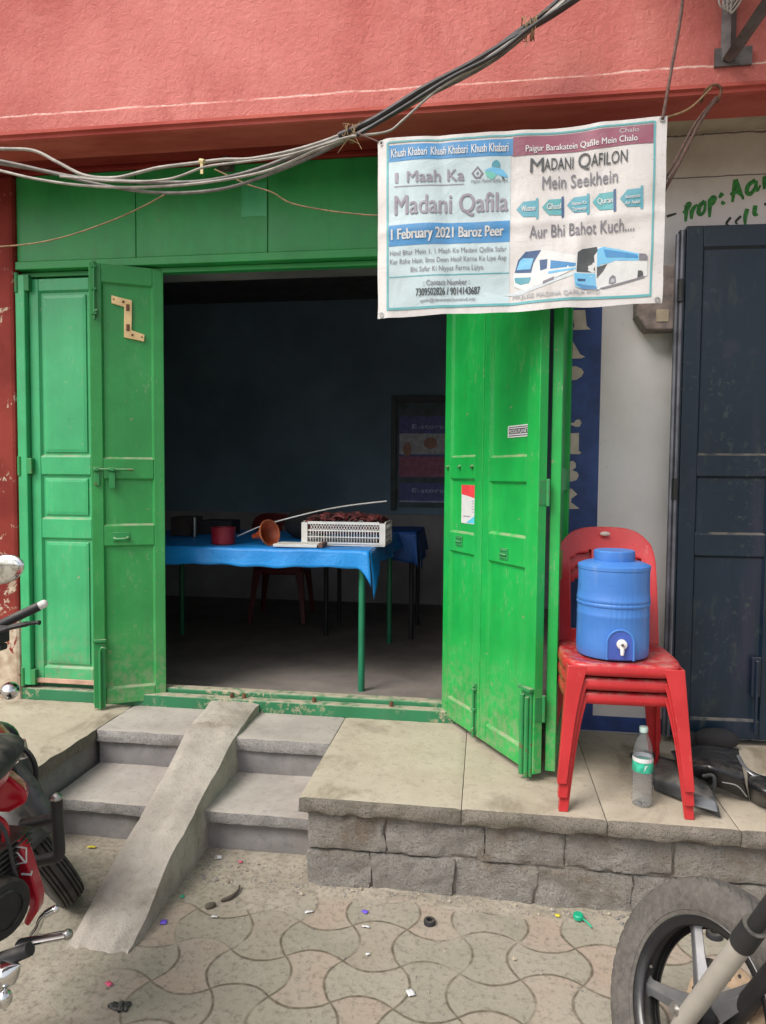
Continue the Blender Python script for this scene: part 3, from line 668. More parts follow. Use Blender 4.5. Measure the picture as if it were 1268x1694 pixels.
# right-hand folding leaves, swung out over the porch
q0 = Vector((-.205, .02, 0)); dq = Vector((.415, -.69, 0)).normalized(); angR = math.atan2(dq.y, dq.x)
LA, LB = .372, .432; B3 = .385
def tz(px, py, s):
    """height on the swung-out plane at distance s along it"""
    y = (q0+dq*s).y; return zz(px, py, y)-B3
ra = empty('door_leaf', (q0.x, q0.y, B3), angR, 'bright green open leaf with a red and white sticker', 'door')
leaf(ra, LA, 0, 2.70-B3, [(tz(765, 1165, .18), tz(765, 914, .18)), (tz(765, 882, .18), tz(765, 792, .18)), (tz(765, 756, .18), tz(765, 430, .18))], st=.062, str_=.07)
m = MB()
for x in (.04, .16, .28): m.tube([(x, .002, tz(765, 772, .18)), (x+.004, -.014, tz(765, 772, .18)-.004)], [.010, .007], 10)
m.build('stud', 'green_metal', ra, local=True, smooth=True)
def flush(root, x, z):
    m = MB(); m.box(x-.032, x+.032, -.004, .0004, z-.028, z+.022); m.box(x-.024, x+.024, -.008, -.0042, z+.010, z+.016); m.box(x-.024, x+.024, -.0065, -.0042, z-.022, z-.017)
    m.tube([(x-.024, -.008, z-.006), (x+.024, -.008, z-.006)], .004, 8)
    m.build('handle', 'green_metal', root, local=True, bevel=.0012)
flush(ra, .165, tz(767, 894, .16)); bolt(ra, LA-.03, .005, tz(787, 1130, .34))
rb0 = q0 + dq*(LA+.004)
rb = empty('door_leaf', (rb0.x, rb0.y, B3), angR, 'bright green open leaf with a small black and white sticker', 'door')
leaf(rb, LB, 0, 2.70-B3, [(tz(850, 1218, .57), tz(850, 933, .57)), (tz(850, 886, .57), tz(850, 797, .57)), (tz(850, 756, .57), tz(850, 400, .57))], st=.055, str_=.085, T=.042)
flush(rb, .19, tz(857, 916, .57)); m = MB()
m.box(LB-.075, LB-.006, -.010, -.0004, -.012, tz(880, 1145, .78)); m.tube([(LB-.055, -.02, -.014), (LB-.055, -.02, tz(880, 1150, .78))], .011, 8); m.tube([(LB-.025, -.018, -.014), (LB-.025, -.018, tz(880, 1152, .78))], .010, 8)
m.box(LB-.09, LB, -.024, -.0003, tz(880, 1143, .78), tz(880, 1137, .78)); m.build('tower_bolt', 'green_metal', rb, local=True, bevel=.002)
for z in (tz(915, 815, .8), tz(915, 1175, .8)):
    m = MB(); m.box(LB+.0005, LB+.004, .002, .04, z-.05, z+.05); m.tube([(LB+.006, .044, z-.055), (LB+.006, .044, z+.055)], .008, 8); m.build('hinge', 'green_metal', rb, local=True, bevel=.001)
# third leaf, seen on its edge, back to the jamb
ce = q0 + dq*(LA+LB+.004) + Vector((.052, .050, 0)); cj = Vector((JR-.03, .0, 0)); dc = (ce-cj); angC = math.atan2(dc.y, dc.x)
rc = empty('door_leaf', (cj.x, cj.y, B3), angC, 'green folded leaf seen on edge behind the bright open pair', 'door')
leaf(rc, dc.length, 0, 2.70-B3, [(.12, .78), (.90, 1.16), (1.26, 2.2)], st=.07, T=.042)

# stickers
sk = empty('sticker', (q0.x, q0.y, B3), angR, 'red topped white payment sticker on the green leaf', 'sticker')
def sx(px, py):       # distance along the swung-out plane of a sight line
    v = _ray(px, py); n = Vector((-dq.y, dq.x, 0)); k = (q0-CAM).dot(n)/v.dot(n); p = CAM+v*k; return (p-q0).dot(dq), p.z-B3
a = sx(761, 802); b = sx(784, 868)
x0, x1, zt, zb = a[0], b[0], a[1], b[1]; h = zt-zb; wv = x1-x0
m = MB(); m.box(x0, x1, .0112, .0135, zb, zt); m.build('sticker_sheet', 'ban_white', sk, local=True)
m = MB(); m.prism([(x0, .011, zt), (x1, .011, zt), (x1, .011, zt-h*.34), (x0, .011, zt-h*.24)], (0, -.0006, 0)); m.build('sticker_header', plain('sticker_red', (.75, .06, .07), .4, bump=0), sk, local=True)
m = MB(); m.prism([(x1, .011, zb+h*.24), (x1, .011, zb+.004), (x0+wv*.35, .011, zb+.004)], (0, -.0006, 0)); m.build('sticker_corner', plain('sticker_cyan', (.10, .52, .70), .4, bump=0), sk, local=True)
m = MB()
for k in range(5): m.box(x0+wv*.72, x0+wv*.86, .0108, .0111, zt-h*(.42+.07*k), zt-h*(.40+.07*k))
m.box(x0+wv*.15, x0+wv*.6, .0108, .0111, zb+h*.17, zb+h*.20); m.build('sticker_print', 'ban_mauve', sk, local=True)
sk2 = empty('sticker', (q0.x, q0.y, B3), angR, 'small black and white shop sticker on the green leaf', 'sticker')
a = sx(837, 705); b = sx(874, 721)
m = MB(); m.box(a[0], b[0], .0112, .0135, b[1], a[1]); m.build('sticker_sheet', 'ban_white', sk2, local=True)
hh = a[1]-b[1]; w2 = b[0]-a[0]
m = MB(); m.box(a[0]+w2*.05, b[0]-w2*.05, .0104, .0111, b[1]+hh*.28, b[1]+hh*.74); m.box(a[0]+w2*.05, b[0]-w2*.05, .0104, .0111, b[1]+hh*.82, b[1]+hh*.9); m.box(a[0]+w2*.05, b[0]-w2*.05, .0104, .0111, b[1]+hh*.1, b[1]+hh*.18); m.build('sticker_band', 'ban_dark', sk2, local=True)
def flat_text(m, s, x0, x1, zb, cap, y, bold=.01):
    vs, fs, w = text2d(s, bold); k = (x1-x0)/w; m.add([(x0+x*k, y, zb+yy*cap) for x, yy in vs], fs)
m = MB(); flat_text(m, 'MODIS PLANET', a[0]+w2*.08, b[0]-w2*.08, b[1]+hh*.35, hh*.30, .0098, .02); m.build('sticker_print', 'ban_white', sk2, local=True)

# navy door leaf of the next shop, folded against the wall
nv0 = at(1113, 1226, -.10)
nb = empty('navy_door', (.895, -.12, .385), R(2), 'scuffed navy panelled door leaf beside the white wall', 'door')
def zn(py): return zz(1190, py, -.115)-.385
leaf(nb, .50, 0, zn(372), [(zn(1192), zn(920)), (zn(884), zn(788)), (zn(753), zn(408))], st=.075, str_=.11, mat='navy', T=.04)
m = MB(); m.tube([(-.020, -.004, 0), (-.020, -.004, zn(380))], .008, 8); m.tube([(-.034, .012, 0), (-.034, .012, zn(385))], .012, 8)
m.build('edge_rod', plain('worn_navy_steel', (.16, .16, .19), .4, .5, var=.5, scale=5), nb, local=True, smooth=True)
m = MB(); m.box(-.030, -.001, .003, .035, 0, zn(378)); m.build('door_edge', 'navy', nb, local=True, bevel=.003)
for z in (zn(480), zn(810), zn(1120)):
    m = MB(); m.tube([(-.022, -.006, z-.05), (-.022, -.006, z+.05)], .015, 10); m.build('hinge', 'black_matt', nb, local=True, smooth=True)
m = MB(); m.box(.345, .385, -.012, -.0004, zn(1150), zn(1085)); m.tube([(.365, -.018, zn(1210)), (.365, -.018, zn(1090))], .008, 8); m.build('tower_bolt', 'navy', nb, local=True, bevel=.002)
nb2 = empty('navy_door', (1.40, -.09, .385), R(4), 'navy door leaf at the right edge, folded behind the scuffed one', 'door')
leaf(nb2, .50, 0, zn(376), [(zn(1192), zn(920)), (zn(884), zn(788)), (zn(753), zn(408))], st=.075, mat='navy', T=.04)

# meter box on the wall behind the banner
mb = empty('meter_box', (.83, -.05, 2.28), 0, 'grimy brown electric meter box between white wall and navy door', 'meter box')
c0, c1 = at(1056, 440, -.10), at(1113, 545, -.10)
m = MB(); m.prism([(c0.x, -.10, c0.z), (c1.x+.03, -.10, c0.z), (c1.x+.03, -.10, c1.z), (c0.x+.045, -.10, c1.z), (c0.x, -.10, c1.z+.07)], (0, .098, 0)); m.build('box_body', 'meter', mb, bevel=.008)
c2 = at(1086, 512, -.1); c3 = at(1106, 532, -.1)
m = MB(); m.box(c2.x, c3.x, -.104, -.1003, c3.z, c2.z); m.build('box_label', plain('faded_label', (.42, .34, .24), .7, var=.3), mb, bevel=.001)
# ================================================================ INSIDE THE ROOM
# blue table
TZ = 1.185
tb0, tb1 = atz(286, 912, TZ), atz(610, 912, TZ)
TX1 = -.635; TX0 = -2.35; TY0 = .30; TY1 = 1.60
tb = empty('table', ((TX0+TX1)/2, (TY0+TY1)/2, .372), 0, 'long table with green steel legs under the blue cloth', 'table')
m = MB(); m.box(TX0, TX1-.01, TY0+.015, TY1, TZ-.035, TZ-.006); m.build('tabletop', 'ply', tb)
for x in (TX0+.05, TX1-.05):
    for y in (TY0+.06, TY1-.06):
        m = MB(); m.tube([(x, y, .372), (x, y, TZ-.036)], .019, 12); m.build('leg', 'table_green', tb, smooth=True)
def cloth(x0, x1, y0, y1, z, drop, name, mat, label, seed=0, corner=.16):
    m = MB(); nx, ny, nd = 110, 26, 7
    def wav(x, y): return .004*noise.noise(Vector((x*5, y*5, seed)))
    m.grid(lambda a, b: Vector((x0+(x1-x0)*a, y0+(y1-y0)*b, z+wav(x0+(x1-x0)*a, y0+(y1-y0)*b))), nx, ny)
    def front(a, b):
        x = x0+(x1-x0)*a; e = max(0, (a-.965)/.035); dd = drop*(1+.05*math.sin(x*9)+.03*math.sin(x*31))+corner*.6*e**1.5
        return Vector((x+.02*e*b, y0-.006-.012*b+.007*math.sin(x*24+seed)*b-.02*e*b, z+wav(x, y0)*(1-b)-dd*b))
    m.grid(front, nx, nd)
    def side(a, b):
        y = y0+(y1-y0)*a; e = max(0, 1-a/.12); dd = drop*(1+.12*math.sin(y*8))+corner*e**1.5
        return Vector((x1+.004+.03*b+.012*math.sin(y*20)*b, y-.02*e*b, z+wav(x1, y)*(1-b)-dd*b))
    m.grid(side, ny, nd)
    o = m.build(name, mat, smooth=70); root_at(o)
    md = o.modifiers.new('solid', 'SOLIDIFY'); md.thickness = .0015
    return tag(o, label, 'tablecloth')
cloth(TX0, TX1, TY0, TY1, TZ, .10, 'tablecloth', 'tarp', 'bright blue tarpaulin cloth hanging over the front of the table')
# second table behind
dk = empty('table', (-.87, 1.94, .372), 0, 'small dark table behind the right end of the blue one', 'table')
D0 = at(652, 877, 2.0); DX0, DX1, DZ = -1.25, -.50, TZ+.004
m = MB(); m.box(DX0, DX1-.01, 1.63, 2.25, DZ-.03, DZ-.005); m.build('tabletop', 'ply', dk)
for x in (DX0+.05, DX1-.04):
    for y in (1.70, 2.2): m = MB(); m.tube([(x, y, .372), (x, y, DZ-.031)], .018, 10); m.build('leg', 'black_matt', dk, smooth=True)
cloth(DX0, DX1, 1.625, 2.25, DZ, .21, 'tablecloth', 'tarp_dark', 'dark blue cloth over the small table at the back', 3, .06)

# lattice crate heaped with dark red bundles
ca, cb = atz(500, 905, TZ+.006), atz(636, 906, TZ+.006)
CXa, CXb, CYa = ca.x, cb.x+.005, .52
CXa = at(500, 905, CYa).x; CXb = at(637, 906, CYa).x; CYb = CYa+.30; CZ = TZ+.008; CH = at(500, 864, CYa).z-CZ
cr = empty('crate', ((CXa+CXb)/2, CYa+.15, CZ), 0, 'off-white plastic lattice crate heaped with dark red bundles', 'crate')
m = MB(); m.box(CXa, CXb, CYa, CYb, CZ-.004, CZ+.006)
for x in (CXa, CXb-.03):
    for y in (CYa, CYb-.03): m.box(x-.003, x+.033, y-.003, y+.033, CZ+.0062, CZ+CH)
for zf, th in ((.02, .014), (.34, .005), (.62, .008), (.93, .016)):
    z = CZ+CH*zf; m.box(CXa+.034, CXb-.034, CYa, CYa+.006, z, z+th); m.box(CXa+.034, CXb-.034, CYb-.006, CYb, z, z+th)
    m.box(CXa, CXa+.006, CYa+.034, CYb-.034, z, z+th); m.box(CXb-.006, CXb, CYa+.034, CYb-.034, z, z+th)
n = 26
for k in range(1, n):
    x = CXa+.034+(CXb-CXa-.068)*k/n; m.box(x-.0022, x+.0022, CYa+.0008, CYa+.0052, CZ+.02, CZ+CH*.62)
    x2 = x+(CXb-CXa-.068)/n
    for s in (-1, 1): m.tube([(x-.004, CYa+.003, CZ+CH*(.64 if s > 0 else .94)), (min(x2, CXb-.035), CYa+.003, CZ+CH*(.94 if s > 0 else .64))], .002, 4)
for k in range(1, 16):
    y = CYa+.034+(CYb-CYa-.068)*k/16
    for xx in (CXa+.003, CXb-.003): m.box(xx-.0025, xx+.0025, y-.0022, y+.0022, CZ+.02, CZ+CH*.92)
m.build('crate_body', 'white_plastic', cr)
m = MB(); rr_ = random.Random(5)
MT['bundle'] = plain('dark_red_bundle', (.10, .018, .018), .6, var=.8, scale=34, bump=.4)
for k in range(90):
    x = rr_.uniform(CXa+.03, CXb-.03); y = rr_.uniform(CYa+.03, CYb-.03); e = 1-(2*(x-CXa)/(CXb-CXa)-1)**2
    z = CZ+CH*.95+rr_.uniform(-.01, .02)+.035*e; a = rr_.uniform(0, 6.28); ln = rr_.uniform(.025, .05)
    m.tube(spline([(x-ln*math.cos(a), y-ln*math.sin(a), z-.006), (x, y, z+.008), (x+ln*math.cos(a), y+ln*math.sin(a), z-.006)], 4), rr_.uniform(.006, .012), 6)
m.box(CXa+.012, CXb-.012, CYa+.012, CYb-.012, CZ+CH*.5, CZ+CH*.9)
tag(root_at(m.build('bundle', 'bundle', smooth=True)), 'heap of dark red packets filling the lattice crate', 'packets')
# drum
c = atz(370, 909, TZ+.004); c = Vector((at(370, 909, .5).x, .5, TZ+.004)); r_ = .074
m = MB(); m.lathe([(0, 0), (r_*.94, 0), (r_*.96, .03), (r_, .09), (r_*1.03, .098), (r_*.9, .098), (r_*.88, .02), (0, .02)], 28, c); o = m.build('tub', 'maroon', smooth=40); tag(root_at(o), 'maroon round tub standing on the blue tablecloth', 'tub')
# orange horn lying on its side
hc = at(455, 880, .48); ht = at(412, 884, .56)
axv = (hc-ht).normalized()
hz = empty('funnel', (hc.x, .5, TZ), 0, 'faded orange funnel leaning among papers on the blue table', 'funnel')
m = MB(); o0 = at(436, 884, .5); axd = Vector((.86, -.46, .22)).normalized()
m.lathe([(q*.86, h*.95) for q, h in ((.018, -.09), (.022, -.06), (.035, -.02), (.060, .03), (.086, .055), (.090, .058), (.084, .052), (.055, .026), (.03, -.02), (.016, -.07))], 28, o0+Vector((0, 0, .0)), axd)
m.build('funnel_cone', 'orange', hz, smooth=50)
m = MB(); m.lathe([(.075, .051), (.081, .053), (.081, .060), (.075, .060)], 28, o0, axd, close=True); m.build('funnel_rim', plain('orange_rim', (.42, .12, .05), .5), hz, smooth=50)
# thin white cane
m = MB(); m.tube(spline([at(393, 887, .62), at(440, 868, .64), at(520, 847, .66), at(580, 836, .68), at(640, 829, .7)], 8), .0042, 8)
tag(root_at(m.build('cane', 'white_plastic', smooth=True)), 'thin pale cane bending across from the funnel to the crate', 'cane')
# papers
nb_ = empty('notebook', (at(495, 908, .42).x, .42, TZ+.004), 0, 'open white notebook lying before the crate on blue cloth', 'notebook')
a, b = at(455, 908, .40), at(533, 910, .40)
m = MB(); m.box(a.x, b.x-.02, .36, .52, TZ+.005, TZ+.022); m.build('pages', 'paper', nb_, bevel=.003)
m = MB(); m.box(b.x-.016, b.x+.01, .37, .50, TZ+.004, TZ+.030); m.build('book_cover', plain('brown_cover', (.14, .07, .05), .7), nb_, bevel=.002)
# dark bag behind crate, tumbler, clutter at left
m = MB(); bc = at(503, 875, .85); m.ball((bc.x, .95, TZ+.10), .16, .09, .105); tag(root_at(m.build('bag', 'dark_bag', smooth=True)), 'black cloth bag slumped behind the lattice crate', 'bag')
bc = at(322, 885, .9); m = MB(); m.lathe([(0, 0), (.014, 0), (.016, .13), (.013, .13), (.012, .01), (0, .01)], 16, (bc.x, .9, TZ+.004)); tag(root_at(m.build('flask', 'steel', smooth=40)), 'slim steel flask standing at the back of the blue table', 'flask')
bc = at(300, 885, .9); m = MB(); m.box(bc.x-.10, bc.x+.05, .95, 1.15, TZ+.004, TZ+.13); tag(root_at(m.build('carton', plain('dark_carton', (.05, .035, .03), .8), bevel=.004)), 'dark carton on the left end of the blue table', 'box')
bc = at(345, 880, 1.1); m = MB(); m.box(bc.x-.07, bc.x+.16, 1.12, 1.3, TZ+.004, TZ+.10); tag(root_at(m.build('carton', plain('black_carton', (.02, .02, .022), .7), bevel=.004)), 'black carton behind the maroon tub on the table', 'box')

# framed shutter on the back wall, with two notices
w0 = at(648, 655, RB-.04); w1 = at(735, 845, RB-.04); wx1 = w0.x+.95
sh = empty('wall_shutter', ((w0.x+wx1)/2, RB, w1.z), 0, 'dark teal framed shutter on the back wall holding notices', 'shutter')
m = MB(); m.box(w0.x, w0.x+.055, RB-.045, RB-.002, w1.z, w0.z); m.box(wx1-.055, wx1, RB-.045, RB-.002, w1.z, w0.z); m.box(w0.x+.0555, wx1-.0555, RB-.045, RB-.002, w0.z-.06, w0.z); m.build('shutter_frame', 'teal_frame', sh, bevel=.004)
m = MB(); m.box(w0.x+.0555, wx1-.0555, RB-.022, RB-.006, w1.z+.03, w0.z-.0605); m.build('shutter_panel', 'teal_panel', sh)
def poster(label, p0, p1, top):
    a, b = at(p0[0], p0[1], RB-.03), at(p1[0], p1[1], RB-.03); x0 = a.x; x1 = x0+.52; z1, z0 = a.z, b.z
    r_ = empty('poster', ((x0+x1)/2, RB-.028, z0), 0, label, 'poster', 'notices on the shutter'); h = z1-z0; y = RB-.0265
    m = MB(); m.box(x0, x1, y-.001, y+.002, z0, z1); m.build('poster_sheet', 'po_navy', r_)
    m = MB(); tb = z1-(.085 if top else .085); flat_text(m, 'E-store', x0+.125, x0+.43, z0+h*(.80 if top else .52), .042, y-.0022, .012); m.build('poster_title', 'po_text', r_)
    if top:
        m = MB(); m.box(x0+.004, x1-.004, y-.002, y-.0012, z0+h*.38, z0+h*.72); m.build('poster_picture', 'po_pale', r_)
        m = MB(); m.ball((x0+.30, y-.002, z0+h*.56), .065, .0006, .055); m.ball((x0+.08, y-.002, z0+h*.46), .04, .0006, .07); m.build('poster_figure', 'po_skin', r_, smooth=True)
        m = MB(); m.box(x0+.004, x1-.004, y-.002, y-.0012, z0+.006, z0+h*.34); m.build('poster_band', 'po_pink', r_)
    else:
        m = MB(); m.box(x0+.004, x1-.004, y-.002, y-.0012, z0+.004, z0+.018); m.build('poster_band', 'po_line', r_)
poster('taller notice headed E-store with a picture, upper on the shutter', (661, 689), (735, 790), True)
poster('narrow notice headed E-store, lower on the shutter', (661, 799), (735, 832), False)
# red stool-like chair under the table
# ================================================================ PLASTIC CHAIRS
def chair_parts(root):
    def se(th, a, b, n=5.0):
        c, s = math.cos(th), math.sin(th); r = (abs(c/a)**n+abs(s/b)**n)**(-1/n); return r*c, r*s
    N = 56; zs = .445
    m = MB(); rings = [(.02, -.008), (.35, -.010), (.65, -.008), (.85, -.002), (.94, .001), (.985, -.002), (1.0, -.009), (1.008, -.022), (1.014, -.041)]
    vs = []
    for k, dz in rings:
        for j in range(N):
            x, y = se(2*math.pi*j/N, .215, .205)
            vs.append((x*k, y*k, zs+dz))
    m.add(vs, [(i*N+j, i*N+(j+1) % N, (i+1)*N+(j+1) % N, (i+1)*N+j) for i in range(len(rings)-1) for j in range(N)] + [tuple(range(N))])
    m.build('seat', 'red_plastic', root, smooth=50, solid=.004, local=True)
    for sx_, sy in ((-1, -1), (1, -1), (-1, 1), (1, 1)):
        m = MB(); top = Vector((sx_*.188, sy*.18, zs-.008)); bot = Vector((sx_*.222, sy*(.225 if sy < 0 else .245), 0)); k = 12
        vs = []
        for i in range(k+1):
            u = i/k; c = top.lerp(bot, u); w = .042*(1-.35*u)+(.018*(1-u)**4); th = .010+.016*u
            d = w
            # angle section: flange across the front and flange down the side
            sec = [(sx_*.022, sy*.022), (sx_*.022-sx_*d*1.25, sy*.022), (sx_*.022-sx_*d*1.25, sy*(.022-th*.55)), (sx_*(.022-th*.55), sy*(.022-th*.55)), (sx_*(.022-th*.55), sy*.022-sy*d*1.1), (sx_*.022, sy*.022-sy*d*1.1)]
            vs += [c+Vector((a, b, 0)) for a, b in sec]
        fs = [(i*6+j, i*6+(j+1) % 6, (i+1)*6+(j+1) % 6, (i+1)*6+j) for i in range(k) for j in range(6)] + [tuple(range(6)), tuple(range(k*6, k*6+6))]
        m.add(vs, fs); m.build('leg', 'red_plastic', root, smooth=35, bevel=.003, local=True)
    # backrest: arched shell with two openings
    m = MB(); nu, nv = 36, 40; keep = []; vs = []
    for j in range(nv+1):
        v = j/nv
        for i in range(nu+1):
            u = 2*i/nu-1
            zz_ = zs-.01 + v*(.468+.022*(1-abs(u)**2.2)) - .055*(abs(u)**5.0)*v**4
            half = .210-.004*v - .05*max(0, v-.75)/.25*abs(u)**2*0
            x = u*half*(1-.07*max(0, (v-.72)/.28)**2)
            y = .195+.10*v+.035*v*v - .045*(abs(u)**2.2)*(.3+.7*v)
            vs.append((x, y, zz_))
    fs = []
    for j in range(nv):
        for i in range(nu):
            u = abs(2*(i+.5)/nu-1); v = (j+.5)/nv
            hole = (.12 < v < .80-.10*u*u and .26 < u < .74)
            if not hole: fs.append((j*(nu+1)+i, j*(nu+1)+i+1, (j+1)*(nu+1)+i+1, (j+1)*(nu+1)+i))
    m.add(vs, fs); o = m.build('backrest', 'red_plastic', root, smooth=60, solid=.009, local=True)
    md = o.modifiers.new('b', 'BEVEL'); md.width = .002; md.limit_method = 'ANGLE'
    m = MB(); m.ball((0, .294, zs+.452), .022, .006, .010); m.build('maker_label', 'cream_paint', root, smooth=True, local=True)
CH0 = Vector((.530, -.655, P))
chairs_label = ['red plastic chair at the bottom of the stack, feet on the slab', 'red plastic chair in the middle of the stack', 'red plastic chair topmost in the stack, carrying the blue jug']
ch0 = empty('plastic_chair', CH0, R(1.5), chairs_label[0], 'chair', 'stacked red plastic chairs'); chair_parts(ch0)
def dup(rt, loc, rz, label):
    c = rt.copy(); COL.objects.link(c); c.location = loc; c.rotation_euler = (0, 0, rz); c['label'] = label
    for q in rt.children:
        d = q.copy(); COL.objects.link(d); d.parent = c
    return c
for k in (1, 2): top_ = dup(ch0, CH0+Vector((-.002*k, -.009*k, .056*k)), R(1.5-.5*k), chairs_label[k])
inn = dup(ch0, Vector((at(468, 980, 2.3).x, 2.3, .372)), R(185), 'red plastic chair, colour darkened for shade, under the blue table'); del inn['group']
MT['red_shaded'] = plain('shaded_red_chair_plastic', (.11, .008, .012), .5)  # darker copy of the chair red, with the room's shade put into the colour
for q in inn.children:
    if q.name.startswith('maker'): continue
    q.data = q.data.copy(); q.data.materials[0] = MT['red_shaded']

for q in list(bpy.data.objects):
    if q.name.startswith('maker_label') and q.parent is not top_: bpy.data.objects.remove(q)
# ================================================================ WATER JUG
JZ = P+.112+.447; JC = Vector((at(1012, 1098, -.68).x, -.68, JZ)); JR_ = .138
jg = empty('water_jug', JC, 0, 'blue insulated water jug with white tap on the stacked red chairs', 'water jug')
def ribs(th, h, r):
    if .142 < h < .245: return 1+.010*(math.sin(th*44) > .1)*(math.cos(th+math.pi/2) > .72)
    return 1
pr_ = [(0, .0), (.97, 0), (1.0, .012), (1.005, .05), (1.0, .12), (.995, .18), (1.0, .184), (1.0, .196), (.992, .199), (.992, .228), (1.012, .232), (1.018, .238), (1.012, .244), (.995, .247), (1.012, .252), (1.012, .262), (1.0, .266), (.985, .30), (.98, .36), (.985, .385), (.98, .392)]
KH = .86
m = MB(); m.lathe([(r*JR_, h*KH) for r, h in pr_], 176, JC, mod=ribs); m.build('jug_body', 'blue_plastic', jg, smooth=35)
pr2 = [(.98, .392), (1.0, .394), (1.0, .409), (.97, .413), (.80, .424), (.56, .430), (.565, .432), (.565, .472), (.53, .477), (.48, .474), (0, .474)]
m = MB(); m.lathe([(r*JR_, h*KH) for r, h in pr2], 72, JC, mod=lambda th, h, r: 1+.006*math.sin(th*40)*(.375 < h < .405)); m.build('jug_lid', 'blue_plastic', jg, smooth=35)
# tap recess: an arched frame round a darker niche
fy = JC.y-JR_; tcx = JC.x+.006
def archpts(w, h, z0, y, n=14): return [(tcx-w, y, z0)] + [(tcx-w*math.cos(math.pi*i/n), y, z0+h-w+w*math.sin(math.pi*i/n)) for i in range(n+1)] + [(tcx+w, y, z0)]
m = MB(); m.prism(archpts(.047, .112, JZ+.004, fy-.004), (0, .03, 0)); m.build('tap_niche', 'blue_dark', jg, bevel=.003)
m = MB(); m.tube([Vector(p)+Vector((0, .001, 0)) for p in archpts(.049, .115, JZ+.004, fy-.004)], .0045, 8); m.build('niche_rim', 'blue_plastic', jg, smooth=True)
tp_ = Vector((tcx+.004, fy-.006, JZ+.066)); m = MB()
m.lathe([(0, .014), (.010, .014), (.0185, .010), (.0195, 0), (.015, -.004)], 24, tp_, (0, -1, 0)); m.tube([tp_+Vector((0, -.008, 0)), tp_+Vector((0, -.014, -.022)), tp_+Vector((0, -.014, -.038))], [.008, .008, .0065], 12); m.build('tap', 'white_plastic', jg, smooth=40)
m = MB(); m.lathe([(0, .022), (.005, .022), (.006, .016)], 14, tp_, (0, -1, 0)); m.build('tap_button', 'iron', jg, smooth=40)

# ================================================================ WATER BOTTLE
BC = atz(1062, 1330, P+.002); bt_ = empty('water_bottle', BC, 0, 'clear ribbed water bottle with green label under the red chairs', 'bottle')
bp = [(0, .004), (.030, 0), (.036, .006)] ; h = .012
while h < .125: bp += [(.037, h), (.0385, h+.006), (.0355, h+.012)]; h += .0165
bp += [(.0375, .132), (.0375, .182), (.038, .186), (.036, .20), (.035, .205), (.0345, .215), (.031, .232), (.024, .255), (.016, .272), (.0135, .280), (.0135, .292)]
m = MB(); m.lathe(bp, 32, BC); m.build('bottle_body', 'clear', bt_, smooth=50, solid=.0006)
m = MB(); m.lathe([(.0382, .134), (.0384, .136), (.0384, .170), (.0382, .172)], 32, BC); m.build('bottle_label', plain('green_label', (.04, .42, .27), .4, var=.35, scale=34, bump=0), bt_, smooth=True)
m = MB(); m.lathe([(.0382, .173), (.0384, .175), (.0384, .187), (.0382, .189)], 32, BC); m.prism([BC+Vector((-.004+.010*i, -.0388, .140+.02*(i % 2))) for i in range(2)]+[BC+Vector((.012, -.0388, .166)), BC+Vector((.0, -.0388, .162))], (0, -.0004, 0)); m.build('label_band', 'ban_white', bt_, smooth=30)
m = MB(); m.lathe([(.0155, .283), (.0158, .285), (.0158, .300), (.014, .303), (0, .303)], 24, BC); m.build('bottle_cap', plain('pale_cap', (.45, .60, .56), .4), bt_, smooth=40)

# ================================================================ SCRAP FAIRINGS ON THE PORCH
def shell(name, mat, pts, thick, label, cat, bev=.008, extra=None):
    """polygon footprint (x,y,z top) with real depth"""
    r_ = empty(name, (sum(p[0] for p in pts)/len(pts), sum(p[1] for p in pts)/len(pts), P), 0, label, cat)
    m = MB(); m.prism(pts, thick); m.build('shell', mat, r_, bevel=bev, smooth=40, seg=3)
    if extra: extra(r_)
    return r_
def pz_(px, py, z): return atz(px, py, P+z)
def loft(name, mat, rows, label, thick=.006, extra=None):
    rows = [[pz_(*q) for q in r] for r in rows]; rs = [spline(r, 8) for r in rows]; n = len(rs[0])
    cols = [spline([r[i] for r in rs], 7) for i in range(n)]; k = len(cols[0])
    cx_ = sum((p for c in cols for p in c), Vector())/(n*k)
    r_ = empty(name, (cx_.x, cx_.y, P), 0, label, 'fairing')
    m = MB(); m.add([Vector((p.x, p.y, max(p.z, P+.004))) for c in cols for p in c], [(i*k+j, i*k+j+1, (i+1)*k+j+1, (i+1)*k+j) for i in range(n-1) for j in range(k-1)])
    o = m.build('shell', mat, r_, smooth=60, solid=thick)
    if extra: extra(r_)
    return r_
def ex1(r_): MB().prism([pz_(1141, 1332, .045), pz_(1150, 1319, .052), pz_(1182, 1323, .052), pz_(1188, 1345, .030)], (0, -.003, .008)).build('fairing_pad', plain('grey_pad', (.15, .16, .17), .5, var=.3), r_, bevel=.004, seg=3)
loft('motorcycle_fairing', 'grey_dark', [[(1092, 1252, .05), (1135, 1266, .06), (1168, 1292, .05)], [(1080, 1282, .055), (1132, 1296, .075), (1184, 1322, .06)], [(1084, 1306, .008), (1140, 1328, .012), (1192, 1352, .008)]],
     'dark grey wedge of plastic fairing beside the chair leg', .008, ex1)
def ex2(r_):
    m = MB(); m.tube(spline([pz_(1164, 1284, .10), pz_(1180, 1283, .115), pz_(1182, 1300, .075), pz_(1176, 1314, .03)], 6), .007, 8); m.build('fairing_lip', 'grey_dark', r_, smooth=True)
    m = MB(); m.tube(spline([pz_(1195, 1294, .095), pz_(1220, 1300, .10), pz_(1236, 1318, .06)], 6), .0022, 6); m.build('fairing_highlight', plain('pale_highlight', (.22, .22, .22), .4), r_, smooth=True)  # second tube is a highlight line drawn in pale colour on the gloss
